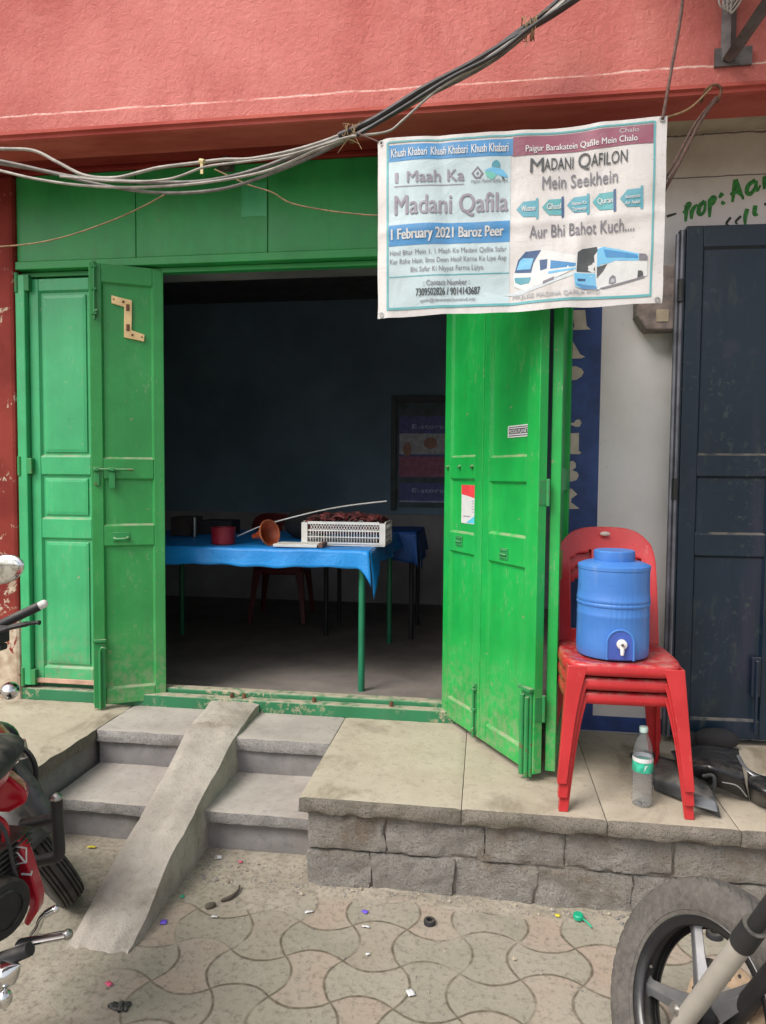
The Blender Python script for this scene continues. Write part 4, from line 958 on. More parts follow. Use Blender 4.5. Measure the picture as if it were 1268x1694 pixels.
loft('motorcycle_fairing', 'black_gloss', [[(1110, 1244, .04), (1160, 1232, .09), (1222, 1240, .11)], [(1124, 1266, .11), (1172, 1262, .15), (1230, 1280, .12)], [(1150, 1290, .03), (1192, 1303, .05), (1240, 1324, .008)]],
     'large black motorcycle fairing lying below the navy door', .006, ex2)
def ex3(r_):
    m = MB(); m.tube(spline([pz_(1222, 1250, .15), pz_(1232, 1268, .13), pz_(1252, 1284, .11), pz_(1290, 1292, .10)], 6), .008, 8, flat=.5); m.build('fairing_lip', plain('satin_edge', (.16, .16, .17), .25, .4), r_, smooth=True)
loft('motorcycle_fairing', 'black_gloss', [[(1236, 1272, .10), (1262, 1284, .11), (1310, 1292, .11)], [(1238, 1294, .10), (1262, 1308, .105), (1315, 1322, .10)], [(1242, 1324, .008), (1268, 1337, .008), (1325, 1352, .008)]],
     'curved glossy black fairing at the right edge of the slab', .006, ex3)
m = MB(); c = pz_(1185, 1240, .0); m.ball((c.x, c.y, P+.05), .10, .05, .05); m.ball((c.x-.12, c.y+.03, P+.035), .06, .04, .035); tag(root_at(m.build('rag', 'dark_bag', smooth=True)), 'black rag bundle behind the fairings under the navy door', 'rag')
m = MB(); c = pz_(1045, 1260, .0); m.tube(spline([(c.x, c.y, P+.03), (c.x+.05, c.y-.03, P+.05), (c.x+.10, c.y, P+.035)], 5), [.02]*5+[.028]*6, 8, flat=.6); tag(root_at(m.build('sandal', 'black_matt', smooth=True)), 'black sandal behind the water bottle', 'sandal')

# ================================================================ BANNER
BY = -.80
bq = [at(600+x/2.392, 180+y/2.392, BY) for x, y in ((100, 140), (1160, 55), (1140, 745), (100, 800))]    # TL TR BR BL of printed border
def bpos(s, t, off=0.0):
    p = bq[0].lerp(bq[1], s).lerp(bq[3].lerp(bq[2], s), t)
    w = .009*math.sin(7*s+2.2*t)+.006*math.sin(15*s-3*t+1)+.0035*noise.noise(Vector((s*7, t*5, 2)))*2 + .012*(t-.4)**2
    w += -.010*math.exp(-((s-.46-.02*t)/.05)**2) + .006*math.exp(-((s-.80+.10*t)/.035)**2) - .005*math.exp(-((s-.20-.06*t)/.03)**2) + .004*math.exp(-((t-.52)/.03)**2)
    edge = max(0, -.0-s)*.5
    p = p + Vector((0, -w-off+edge, 0)); p.z -= .010*math.sin(math.pi*min(1, max(0, s)))*(1-t)*.6
    return p
def bst(px, py):
    x, y = (px-600)*2.392, (py-180)*2.392
    s = (x-100)/(1060-20*max(0, min(1, (y-100)/690))); yt = 140-85*(x-100)/1060; yb = 800-55*(x-100)/1040
    return s, (y-yt)/(yb-yt)
bn = empty('banner', (bq[2].x*.5+bq[3].x*.5, BY, bq[3].z), 0, 'white printed vinyl banner announcing Madani Qafila, hung on ropes', 'banner')
m = MB(); m.grid(lambda a, b: bpos(-.042+1.082*a+.004*noise.noise(Vector((b*5, 7, 0))), -.030+1.072*b+.012*noise.noise(Vector((a*6, 3, 0)))*(b > .9)-.012*(b > .96)*0), 96, 60)
o = m.build('banner_sheet', 'banner', bn, smooth=80)
def bgrid(mat, s0, s1, t0, t1, off, name, nu=24, nv=8, t0r=None, t1r=None):
    t0r = t0 if t0r is None else t0r; t1r = t1 if t1r is None else t1r
    m = MB(); m.grid(lambda a, b: bpos(s0+(s1-s0)*a, (t0+(t0r-t0)*a)*(1-b)+(t1+(t1r-t1)*a)*b, off), nu, nv); return m.build(name, mat, bn, smooth=80)
def btext(mat, s, s0, s1, tb, cap, name='lettering', bold=.0, off=.0032):
    vs, fs, w = text2d(s); m = MB(); k = (s1-s0)/w; bw = bold*cap*.22
    for j, (dx, dt) in enumerate(((0, 0),) if not bold else ((0, 0), (bw, 0), (-bw, 0), (0, bw*.8), (0, -bw*.8))):
        m.add([bpos(s0+dx*6+x*k, tb+dt*4-y*cap, off+.00025*j) for x, y in vs], fs)
    return m.build(name, mat, bn)
bgrid('ban_pale', .004, .475, .02, .985, .0010, 'left_field', 50, 40)
bgrid('ban_blue', .006, .482, .016, .112, .0018, 'header_strip', 40, 6); bgrid('ban_maroon', .482, .992, .010, .118, .0018, 'header_strip', 40, 6)
bgrid('ban_blue', .006, .474, .492, .616, .0018, 'date_strip', 40, 6)
for s0, s1, t0, t1 in ((-.004, .004, -.005, 1.0), (.993, 1.0, -.005, 1.0), (.0045, .9925, -.008, .002), (.0045, .9925, .985, 1.0)): bgrid('ban_teal', s0, s1, t0, t1, .0024, 'border_line', 60, 3) if s1-s0 > .1 else bgrid('ban_teal', s0, s1, t0, t1, .0024, 'border_line', 1, 50)
bgrid('ban_teal', .006, .474, .798, .805, .0018, 'rule', 40, 1)
for k in range(3): btext('ban_white', 'Khush Khabari', .015+.155*k, .155+.155*k, .088, .050, bold=.008)
btext('ban_white', 'Paigur Barakatein Qafile Mein Chalo', .53, .935, .100, .036, bold=.008); btext('ban_soft', 'Chalo', .87, .94, .045, .026)
btext('ban_mauve', '1', .030, .043, .243, .062); btext('ban_mauve', 'Maah Ka', .078, .298, .243, .066, bold=.014)
bgrid('ban_mauve', .028, .298, .262, .267, .0024, 'rule', 16, 1)
btext('ban_mauve', 'Madani Qafila', .030, .466, .432, .112, bold=.012)
btext('ban_white', '1 February 2021 Baroz Peer', .016, .450, .578, .060, bold=.022)
for i, (s_, a, b) in enumerate((('Hind Bhar Mein 1, 1 Maah Ke Madani Qafile Safar', .010, .463), ('Kar Rahe Hain. Ilme Deen Hasil Karne Ke Liye Aap', .010, .463), ('Bhi Safar Ki Niyyat Farma Lijiye.', .092, .378))): btext('ban_grey', s_, a, b, .672+.052*i, .030)
btext('ban_grey', ': Contact Number :', .143, .322, .862, .032, bold=.004); btext('ban_dark', '7309502826 / 9014143687', .113, .362, .922, .044, bold=.012)
btext('ban_grey', 'qmh@dawateislamiind.net', .13, .345, .962, .022)
btext('ban_dark', 'M', .548, .598, .222, .082, bold=.005); btext('ban_dark', 'ADANI', .600, .708, .215, .068, bold=.004); btext('ban_dark', 'Q', .726, .770, .215, .082, bold=.004); btext('ban_dark', 'AFILON', .772, .900, .215, .068, bold=.004)
btext('ban_grey', 'Mein Seekhein', .594, .868, .325, .076, bold=.004)
btext('ban_grey', 'Aur Bhi Bahot Kuch....', .548, .932, .612, .072, bold=.004)
btext('ban_soft', 'MAJLISE MADINA QAFILA HYD', .488, .812, .965, .026, bold=.004)
btext('ban_grey', 'Majlise Madani Qafila Hyd', .325, .463, .262, .020)
def bpoly(mat, pts, off, name='picture', P4=None):
    """polygon in photo pixels laid on the vinyl, cut fine enough to follow its waves"""
    bm = bmesh.new(); q = [bst(*p) for p in pts]
    f = bm.faces.new([bm.verts.new((a, b, 0)) for a, b in q]); bmesh.ops.triangulate(bm, faces=[f])
    for it in range(2):
        es = [e for e in bm.edges if e.calc_length() > .05]
        if es: bmesh.ops.subdivide_edges(bm, edges=es, cuts=1); bmesh.ops.triangulate(bm, faces=bm.faces[:])
    bm.verts.index_update(); m = MB(); m.add([bpos(v.co.x, v.co.y, off) for v in bm.verts], [tuple(v.index for v in f.verts) for f in bm.faces]); bm.free()
    return m.build(name, mat, bn, smooth=80)
# row of five tags
tags = [(861, 897, 325, 359, ['Wuzoo']), (903, 939, 322, 356, ['Ghusl']), (944, 980, 318, 352, ['Namaz Ka', 'Tareeqa']), (985, 1022, 313, 349, ['Quran']), (1028, 1064, 310, 346, ['Sunnatein', 'Aur Aadab'])]
for i, (x0, x1, y0, y1, words) in enumerate(tags):
    ym = (y0+y1)/2
    bpoly('ban_teal2' if i % 2 == 0 else 'ban_teal', [(x0, ym+1), (x0+11, y0+5), (x1-3, y0+3), (x1-3, y1-3), (x0+11, y1-3)], .0018, 'tag_arrow')
    bpoly('ban_navy' if i % 2 else 'ban_teal2', [(x1-4, y0), (x1, y0-1), (x1, y1), (x1-4, y1+2)], .0024, 'tag_pole')
    s0, t0 = bst(x0+8, ym+5); s1, _ = bst(x1-5, ym+4)
    for k, wd in enumerate(words):
        if len(words) == 1: btext('ban_white', wd, s0, s1, t0, .034, bold=.01)
        else: btext('ban_white', wd, s0, s1, t0-.012+.034*k, .020, bold=.006)
# emblem: small lattice diamond, dome over a road on a green hill
def c3(pts): return [(640+x/5.283, 190+y/5.283) for x, y in pts]
bpoly('ban_grey', c3([(825, 435), (880, 500), (850, 545), (800, 545), (768, 500)]), .0018, 'emblem')
bpoly('ban_pale', c3([(825, 462), (855, 500), (838, 528), (812, 528), (790, 500)]), .0025, 'emblem')
bpoly('ban_grey', c3([(825, 480), (840, 502), (825, 520), (808, 502)]), .003, 'emblem')
bpoly('ban_sky', c3([(895, 465), (960, 440), (1040, 450), (1090, 500), (1090, 525), (1000, 470), (895, 480)]), .0018, 'emblem')
bpoly('ban_teal2', c3([(950, 440), (952, 410), (970, 388), (992, 378), (1012, 388), (1025, 410), (1025, 440)]), .0024, 'emblem')
bpoly('ban_green', c3([(885, 480), (940, 480), (995, 505), (975, 530), (950, 552), (905, 525)]), .0024, 'emblem')
bpoly('ban_dark', c3([(1035, 520), (1048, 515), (1068, 540), (1058, 546)]), .0026, 'emblem')
# tram and coach picture
def c4(pts): return [(840+x/4.696, 380+y/4.696) for x, y in pts]
bpoly('ban_road', c4([(0, 500), (230, 430), (540, 330), (540, 350), (300, 440), (120, 505)]), .0016)
bpoly('ban_white', c4([(80, 430), (75, 360), (110, 230), (180, 150), (300, 148), (560, 200), (560, 300), (270, 430), (160, 470)]), .0018)
bpoly('ban_navy', c4([(85, 320), (110, 225), (170, 160), (290, 150), (230, 250), (210, 330), (130, 325)]), .0024)
bpoly('ban_sky', c4([(100, 300), (125, 230), (150, 210), (230, 215), (205, 300)]), .003)
bpoly('ban_teal2', c4([(82, 360), (210, 365), (195, 410), (130, 420), (90, 400)]), .0024)
bpoly('ban_navy', c4([(275, 230), (335, 225), (330, 300), (280, 315)]), .0024); bpoly('ban_blue', c4([(360, 235), (550, 260), (550, 285), (355, 305)]), .0024)
bpoly('ban_sky', c4([(340, 325), (550, 295), (550, 310), (340, 345)]), .0024); bpoly('ban_grey', c4([(300, 400), (385, 365), (380, 390), (300, 425)]), .0024)
bpoly('ban_white', c4([(545, 450), (530, 340), (560, 170), (600, 145), (710, 130), (760, 130), (900, 160), (1040, 190), (1085, 210), (1085, 360), (900, 410), (720, 465), (600, 468)]), .0020)
bpoly('ban_dark', c4([(555, 330), (565, 175), (600, 150), (712, 130), (718, 160), (690, 200), (700, 335)]), .0026)
bpoly('ban_sky', c4([(535, 340), (700, 340), (705, 430), (715, 465), (600, 468), (545, 445)]), .0026); bpoly('ban_blue', c4([(548, 425), (700, 440), (712, 464), (600, 467)]), .0031)
bpoly('ban_sky', c4([(715, 150), (760, 130), (900, 160), (1020, 190), (1020, 245), (850, 240), (800, 260), (745, 270), (712, 290)]), .0026)
bpoly('ban_blue', c4([(760, 150), (900, 175), (1010, 200), (1015, 225), (850, 215), (780, 215)]), .0031)
bpoly('ban_grey', c4([(1022, 190), (1070, 195), (1085, 215), (1083, 245), (1022, 244)]), .0031); bpoly('ban_dark', c4([(712, 290), (790, 265), (760, 320), (710, 380)]), .0026)
bpoly('ban_grey', c4([(800, 420), (805, 375), (830, 350), (852, 365), (855, 410), (830, 425)]), .0028); bpoly('ban_soft', c4([(812, 415), (820, 380), (842, 380), (845, 405)]), .0034)
bpoly('ban_grey', c4([(730, 455), (1060, 362), (1070, 372), (760, 462)]), .0026); bpoly('ban_dark', c4([(1012, 375), (1016, 320), (1028, 320), (1030, 360), (1040, 320), (1052, 330), (1056, 360)]), .0031); bpoly('ban_navy', c4([(562, 385), (625, 385), (622, 402), (565, 404)]), .0033, 'number_plate')
# brass eyelets
m = MB()
for s, t in ((-.025, -.012), (1.022, -.012), (1.022, 1.022), (-.025, 1.022)):
    p = bpos(s, t, .002); m.lathe([(.006, 0), (.010, .001), (.010, .003), (.006, .003)], 14, p, (0, -1, 0), close=True)
m.build('eyelet', 'steel', bn, smooth=40)

# ropes and hook
def wire(name, pts, r, mat, label, cat, n=7, group=None):
    m = MB(); m.tube(spline(pts, 8), r, n); return tag(root_at(m.build(name, mat, smooth=True)), label, cat, group)
cr_ = bpos(1.022, -.012)
wire('rope', [at(1132, -30, -.74), at(1126, 30, -.76), at(1112, 110, -.79), cr_+Vector((0, -.006, .0))], .006, 'rope', 'brown rope dropping from above to the banner corner', 'rope')
hk = at(1178, 160, -.53)
wire('hook', [hk+Vector((-.03, .04, .0)), hk+Vector((-.025, -.01, .022)), hk+Vector((.0, -.03, .03)), hk+Vector((.025, -.03, .01)), hk+Vector((.015, -.02, -.035))], .006, 'rust', 'rusty iron hook in the ledge above the white wall', 'hook')
wire('rope', [hk+Vector((.012, -.03, -.02)), at(1160, 200, -.60), at(1128, 262, -.68), at(1098, 318, -.76)], .0065, 'rope', 'thick rope from the iron hook to behind the banner', 'rope')
wire('rope', [hk+Vector((.006, -.034, -.02)), at(1150, 205, -.60), at(1120, 262, -.68), at(1092, 312, -.76)], .0045, 'rope', 'thin rope beside the thick one below the iron hook', 'rope')
wire('rope', [hk+Vector((-.01, -.03, .02)), at(1140, 180, -.68), cr_+Vector((0, -.005, 0))], .004, 'wire_tan', 'slack tan cord from the iron hook to the banner corner', 'rope')
wire('rope', [bpos(-.025, -.012, .004), at(606, 226, -.76), at(585, 218, -.70)], .003, 'rope', 'short cord tying the left banner corner to the cables', 'rope')

# ================================================================ OVERHEAD CABLES
def cab(pts, r, mat, label, group=None, y0=-.47, dy=-.0):
    pp = [at(x, y, y0-.19+dy*(x/1000)) for x, y in pts]; return wire('cable', pp, r, mat, label, 'cable', 7, group)
cab([(-80, 244), (0, 246), (55, 249), (95, 268), (140, 290), (190, 294), (235, 284), (265, 277), (320, 270), (370, 264), (420, 262), (500, 245), (580, 216), (690, 158), (820, 84), (950, -10)], .0075, 'cable_light', 'pale cable rising in a kink above the left sag of the bundle', y0=-.45)
cab([(-80, 258), (0, 270), (60, 280), (130, 294), (210, 300), (290, 302), (350, 298), (420, 282), (500, 252), (580, 221), (700, 152), (830, 78), (960, -12)], .0085, 'cable_grey', 'grey cable in the middle of the overhead bundle', y0=-.475)
cab([(-80, 262), (0, 282), (60, 296), (130, 306), (210, 310), (300, 306), (380, 296), (450, 280), (520, 250), (585, 224), (700, 160), (820, 92), (940, -4)], .006, 'cable_light', 'thin pale cable sagging lowest on the left', y0=-.50)
cab([(-80, 254), (0, 266), (80, 284), (150, 302), (230, 316), (300, 319), (370, 312), (430, 294), (510, 262), (580, 228), (690, 168), (820, 98), (930, 2)], .007, 'cable_grey', 'grey cable sagging to the bottom of the bundle', y0=-.485)
cab([(100, 292), (200, 300), (280, 296), (340, 276), (400, 268), (470, 258), (540, 238), (580, 226), (640, 218), (668, 198), (720, 152), (800, 100), (900, 30), (945, -8)], .005, 'cable_light', 'pale cable looping away right of the wire tie', y0=-.515)
cab([(560, 224), (620, 196), (700, 146), (780, 104), (850, 62), (910, 28), (970, -12)], .011, 'cable_dark', 'thick dark cable at the upper right of the bundle', y0=-.495)
cab([(590, 224), (660, 182), (740, 132), (820, 90), (880, 44), (950, -2)], .008, 'cable_dark', 'slimmer dark cable under the thick dark one', y0=-.52)
cab([(780, 112), (840, 66), (900, 22), (945, -18)], .012, 'cable_dark', 'short fat black cable topmost at the upper right', y0=-.46)
cab([(-60, 410), (0, 408), (60, 402), (120, 388), (190, 363), (240, 340), (275, 321)], .0032, 'wire_tan', 'thin tan wire slanting across the green board to the bundle', y0=-.42)
cab([(355, 280), (410, 305), (450, 318), (482, 336), (540, 348), (600, 355), (640, 357)], .0032, 'wire_tan', 'thin tan wire drooping right across the green board', y0=-.40)
def tie(px, py, label, sc=1.0, seed=0):
    c = at(px, py, -.68); m = MB(); rr = random.Random(seed)
    for k in range(5):
        off = rr.uniform(-.02, .02); pp = [c+Vector((off+.010*math.cos(a+k), .028*math.sin(a)*sc, .036*math.cos(a)*sc)) for a in [i*.6 for i in range(12)]]
        m.tube(spline(pp, 3), .0016, 5)
    for k in range(4): m.tube(spline([c, c+Vector((rr.uniform(-.03, .05), -.02, rr.uniform(-.06, .05))), c+Vector((rr.uniform(-.05, .08), -.03, rr.uniform(-.09, .06)))], 5), .0013, 5)
    tag(root_at(m.build('wire_tie', 'wire_tan', smooth=True)), label, 'wire')
tie(580, 222, 'twisted binding wire around the cables left of the banner', 1, 1); tie(875, 48, 'tangle of binding wire around the cables at the upper right', 1.2, 2)
m = MB(); p = at(337, 270, -.64); m.tube([p+Vector((-.012, -.008, .006)), p+Vector((.008, -.012, .0))], .011, 8); m.box(p.x-.008, p.x+.004, p.y-.016, p.y-.010, p.z-.05, p.z-.004); tag(root_at(m.build('tape', 'tape')), 'scrap of yellowed tape hanging on the pale cable', 'tape')
# pipe end in the green board
pc = at(376, 272, -.02); m = MB(); m.lathe([(.03, 0), (.03, .03), (.022, .03), (.02, .002)], 20, pc, (0, -1, 0)); m.box(pc.x-.05, pc.x+.035, -.022, -.013, pc.z-.035, pc.z+.03); tag(root_at(m.build('pipe_end', 'iron', smooth=40)), 'dark pipe end poking from the top of the green board', 'pipe')

# angle-iron bracket and the sunshade it carries, top right
bk = empty('bracket', (.93, -.52, 3.25), 0, 'grey angle iron bracket on the red wall at the upper right', 'bracket')
b0 = at(1206, 98, -.53); b1 = at(1300, -40, -.92)
dv_ = (b1-b0); m = MB(); m.tube([b0, b0+dv_*1.9], .026, 4, flat=.5); m.build('strut', 'iron', bk)
m = MB(); m.tube([b0+Vector((0, .012, 0)), b0+Vector((0, .012, .75))], .028, 4); m.box(b0.x-.05, b0.x+.09, -.522, -.511, b0.z-.02, b0.z+.05); m.build('plate', 'iron', bk)
m = MB(); tp0 = b0+Vector((0, 0, .9))
cw = at(1200, 2, -.56); m2 = MB()
for k in range(4): m2.tube(spline([cw+Vector((-.02+.012*k, 0, .12)), cw+Vector((-.03+.016*k, -.02, .0)), cw+Vector((-.012+.010*k, -.02, -.035-.008*k)), cw+Vector((.03+.012*k, -.015, .02)), cw+Vector((.05, 0, .12))], 6), .004, 6)
tag(root_at(m2.build('wire_coil', 'cable_light', smooth=True)), 'coil of pale wire hung above the iron bracket', 'wire')
aw = MB(); nA = 60
def awn(a, b):
    x = .42+2.8*a; y = -.51-1.1*b; return Vector((x, y, 4.15-.22*b+.018*math.sin(x*70)))
aw.grid(awn, 160, 4); o = aw.build('awning', 'iron', smooth=70, solid=.002); tag(root_at(o), 'corrugated metal sunshade over the right part of the red wall', 'awning')

# ================================================================ MOTORCYCLES
def wheel(root, c, axd, Rr, w, tyre, rimm, spoke, name='front_wheel', groove=True, nsp=5, rimw=.028, Ri=None, chev=False):
    axd = Vector(axd).normalized(); Ri = Ri or Rr*.74
    tr = Rr-.0; prof = []
    # tyre section from one bead to the other, with circumferential grooves
    k_ = w/.100; dr = tr-Ri
    key = [(-.38, .0), (-.47, .18), (-.50, .42), (-.485, .66), (-.445, .835), (-.40, .90), (-.33, .945), (-.20, .985), (0, 1.0), (.20, .985), (.33, .945), (.40, .90), (.445, .835), (.485, .66), (.50, .42), (.47, .18), (.38, .0)]
    dense = []
    for (xa, ra), (xb, rb) in zip(key[:-1], key[1:]):
        for q in range(5): dense.append((xa+(xb-xa)*q/5, ra+(rb-ra)*q/5))
    dense.append(key[-1])
    for xq, rq in dense:
        rr = Ri+dr*rq
        if groove and abs(xq) < .42 and (abs(xq)*w*1000) % 11.5 < 3.2 and abs(xq) > .03: rr -= .010
        if chev and .425 < abs(xq) < .45: rr -= .003
        prof.append((rr, xq*w))
    prof += [(Ri-.006, w*.36), (Ri-.006, -w*.36)]
    def md(th, h, r):
        if not chev or abs(h) > w*.42 or r < Ri+(Rr-Ri)*.7: return 1
        q = (th*52/(2*math.pi) + abs(h)*40) % 1.0
        return 1-.010*(q < .30)*(abs(h) > .004)
    m = MB(); m.lathe(prof, 464 if chev else 96, c, axd, close=True, mod=md); wo = m.build(name, tyre, root, smooth=30)
    # rim and hub as sub-parts
    m = MB(); m.lathe([(Ri+.004, -rimw), (Ri+.006, -rimw-.004), (Ri-.009, -rimw-.002), (Ri-.015, -rimw*.5), (Ri-.018, 0), (Ri-.015, rimw*.5), (Ri-.009, rimw+.002), (Ri+.006, rimw+.004), (Ri+.004, rimw)], 72, c, axd, close=True)
    r1 = m.build('rim', rimm, wo, smooth=40)
    for sd in (-1, 1):
        m = MB(); m.lathe([(Ri+.005, sd*(rimw+.0045)), (Ri+.003, sd*(rimw+.009)), (Ri-.004, sd*(rimw+.010)), (Ri-.010, sd*(rimw+.007)), (Ri-.024, sd*(rimw+.004)), (Ri-.027, sd*(rimw-.004))], 96, c, axd); m.build('rim_flange', 'black_gloss', wo, smooth=60)
        m = MB(); m.lathe([(Ri-.0015, sd*(rimw+.0105)), (Ri-.0045, sd*(rimw+.0112))], 96, c, axd); m.build('rim_highlight', 'steel', wo)  # thin bright ring added to draw the highlight on the black rim
    m = MB(); e = axd.orthogonal().normalized(); e = Vector((0, 0, 1))-axd*axd.z; e.normalize(); g_ = axd.cross(e)
    for k in range(nsp):
        a = 2*math.pi*k/nsp + R(36); d = e*math.cos(a)+g_*math.sin(a); tn = axd.cross(d)
        for s in (.0,):
            p = [c+d*.035+axd*.006, c+d*(Ri*.55)+axd*.004, c+d*(Ri-.03), c+d*(Ri-.010)]
            m.tube(p, [.032, .023, .021, .034], 4, up=axd, flat=.5)
    m.build('spoke', spoke, wo, smooth=30, bevel=.003)
    m = MB(); m.lathe([(0, -.045), (.03, -.045), (.036, -.03), (.036, .03), (.03, .045), (0, .045)], 28, c, axd); m.build('hub', rimm, wo, smooth=40)
    return wo
# -- right: only the front end reaches into the picture
yw, tl = R(-155), R(22); axr = Vector((math.cos(yw)*math.cos(tl), math.sin(yw)*math.cos(tl), math.sin(tl)))
wc = Vector((.552, -1.820, .306))
fw = Vector((0, 0, 1)).cross(axr); fw.normalize()           # towards the rear
if fw.y > 0: fw = -fw
upw = axr.cross(fw); upw = upw if upw.z > 0 else -upw
mr = empty('motorcycle', (wc.x, wc.y, 0), 0, 'parked motorcycle whose dusty front wheel enters at lower right', 'motorcycle')
wo = wheel(mr, wc, axr, .303, .100, 'rubber_dusty', 'alloy', 'alloy_grey', groove=False, Ri=.213, chev=True)
m = MB(); m.lathe([(.07, -.062), (.125, -.062), (.125, -.057), (.07, -.057)], 60, wc, axr, close=True)
for k in range(8):
    a = k*math.pi/4; e = upw*math.cos(a)+fw*math.sin(a); m.tube([wc+e*.02-axr*.056, wc+e*.065-axr*.06], .006, 6)
wd_ = m.build('brake_disc', 'rust_disc', mr, smooth=40)
m = MB()
for k in range(24):
    a = k*math.pi/12; rr = .088 if k % 2 else .108; q = wc-axr*.0565+(upw*math.cos(a)+fw*math.sin(a))*rr; m.tube([q, q+axr*.0008], .0048, 8)
tag(m.build('disc_hole', 'black_matt', wd_), None, None, None, 'stuff')
m = MB(); q = wc+axr*.088; m.tube([q, q+axr*.016], .016, 6); m.tube([q+axr*.016, q+axr*.024], .009, 10); m.build('axle_nut', 'steel', mr, smooth=20)
FD = (at(1290, 1480, -2.10)-(wc+axr*.05)).normalized()
def leg_(s, nm='fork_leg'):
    b = wc+axr*(.066*s)+fw*.0-upw*.03; tdir = FD
    m = MB(); m.tube([b-tdir*.04, b+tdir*.02, b+tdir*.385], [.018, .0225, .022], 18); o = m.build(nm, 'fork' if s > 0 else 'black_matt', mr, smooth=40)
    m = MB(); m.tube([b+tdir*.385, b+tdir*.395, b+tdir*.46], [.0245, .0255, .0245], 16); m.tube([b+tdir*.44, b+tdir*.70], .0165, 12); m.build('fork_tube', 'black_matt', o, smooth=40)
leg_(1); leg_(-1)
m = MB(); vb = wc+upw*.0-fw*.22+Vector((0, 0, -.01)); m.tube([vb, vb+fw*.035+axr*.02], .004, 8); m.build('valve', 'steel', wo, smooth=True)
m = MB(); cc = wc-axr*.06+upw*.06+fw*-.085; m.ball(cc, .03, .022, .035); m.build('caliper', 'black_matt', mr, smooth=True)
m = MB(); ec = wc+fw*.52+upw*.02; m.ball(ec, .13, .17, .15); m.tube([ec+axr*.1-fw*.12, ec+axr*.12-fw*.16-upw*.12, ec-upw*.22+fw*.2], .022, 12); m.build('engine', 'black_matt', mr, smooth=True)
tdir = FD; hd = wc+tdir*.72+Vector((.30, -.16, .06))
m = MB(); m.tube([hd-axr*.36+fw*.12, hd-axr*.2, hd+axr*.2, hd+axr*.36+fw*.12], .013, 10); m.build('handlebar', 'black_matt', mr, smooth=True)
m = MB(); m.ball(hd+fw*.38-upw*.0, .24, .15, .13, M=Matrix.Rotation(math.atan2(fw.y, fw.x), 3, 'Z')); m.build('fuel_tank', 'black_gloss', mr, smooth=True)

# -- left: red motorcycle heading for the steps, bars turned left
ml = empty('motorcycle', (-1.55, -1.6, 0), 0, 'red and black motorcycle cut off by the left edge of view', 'motorcycle')
hl = Vector((math.cos(R(145)), math.sin(R(145)), 0)); axl = Vector((hl.y, -hl.x, .55)).normalized(); upl = axl.cross(hl).normalized(); upl = upl if upl.z > 0 else -upl
lc = atz(106, 1474, 0) + upl*.300
wl_ = wheel(ml, lc, axl, .30, .100, 'rubber', 'alloy', 'alloy', groove=True, Ri=.21)
# fender over the tyre
m = MB(); bk_ = -hl
def fend(a, b):
    th = R(22)+R(126)*b; q = (a*2-1); rr = .325-.03*q*q; d = bk_*math.cos(th)+upl*math.sin(th)
    return lc+axl*(q*.068)+d*rr
m.grid(fend, 8, 24); m.build('front_fender', 'grey_dark', ml, smooth=70, solid=.004)
tdir2 = (at(-8, 1222, -1.34)-lc).normalized()
for s in (-1, 1):
    b = lc+axl*(.080*s); m = MB(); m.tube([b, b+tdir2*.28], .024, 14); o = m.build('fork_leg', 'grey_dark', ml, smooth=True)
    m = MB(); m.tube([b+tdir2*.28, b+tdir2*.34], .017, 12); m.build('fork_tube', 'steel', o, smooth=True)
def A_(pts, Y): return [at(x, y, Y) for x, y in pts]
m = MB(); m.tube(spline(A_([(37, 1364), (62, 1360), (90, 1353)], -1.62)+A_([(97, 1353)], -1.62), 5), .017, 12); m.tube(spline(A_([(94, 1322), (95, 1360), (98, 1400), (96, 1416), (80, 1421), (48, 1428)], -1.62), 6), .018, 12)
m.build('crash_guard', 'black_matt', ml, smooth=True); m = MB(); m.ball(at(94, 1321, -1.62), .0175); m.build('guard_cap', 'steel', ml, smooth=True)
m = MB(); m.prism(A_([(-60, 1300), (-20, 1280), (17, 1285), (46, 1310), (45, 1330), (15, 1346), (-20, 1345), (-60, 1335)], -1.72), (-.078, .12, -.035)); m.build('tank_shroud', 'bike_red', ml, bevel=.02, smooth=50, seg=4)
m = MB(); m.ball(at(-130, 1290, -1.95), .19, .30, .15, M=Matrix.Rotation(R(8), 3, 'Z')); m.build('fuel_tank', 'bike_red', ml, smooth=True)
m = MB(); m.ball(at(-260, 1330, -2.35)+Vector((.1, 0, 0)), .13, .38, .06); m.build('saddle', 'black_matt', ml, smooth=True)
m = MB(); m.tube(spline(A_([(-30, 1348), (-6, 1354), (8, 1368), (10, 1395), (4, 1440)], -1.78), 6), [.013]*25, 10, flat=.7); m.build('side_trim', 'bike_red', ml, smooth=True)
m = MB(); m.prism(A_([(14, 1388), (30, 1388), (45, 1425), (56, 1462), (64, 1488), (62, 1510), (46, 1535), (38, 1528), (48, 1502), (44, 1488), (28, 1462), (16, 1432)], -1.76), (-.012, .05, 0)); m.build('engine_cowl', 'bike_red', ml, bevel=.007, smooth=50, seg=3)
m = MB(); m.tube(A_([(15, 1399), (44, 1403), (44, 1426), (26, 1430)], -1.765), .0024, 5, up=(0, 1, 0)); m.tube(A_([(16, 1401), (30, 1412), (43, 1428)], -1.765), .0024, 5, up=(0, 1, 0)); m.tube(A_([(36, 1446), (52, 1447), (53, 1441)], -1.765), .003, 5, up=(0, 1, 0)); m.build('decal', 'white_line', ml)
m = MB(); ec = at(2, 1505, -1.86); m.lathe([(0, -.02), (.075, -.018), (.082, -.008), (.082, .02), (.06, .06), (.06, .2), (0, .2)], 36, ec, (-.9, .3, 0)); m.lathe([(.05, -.024), (.055, -.020), (.05, -.016)], 30, ec, (-.9, .3, 0), close=True); m.build('engine', 'black_matt', ml, smooth=35)
m = MB(); 
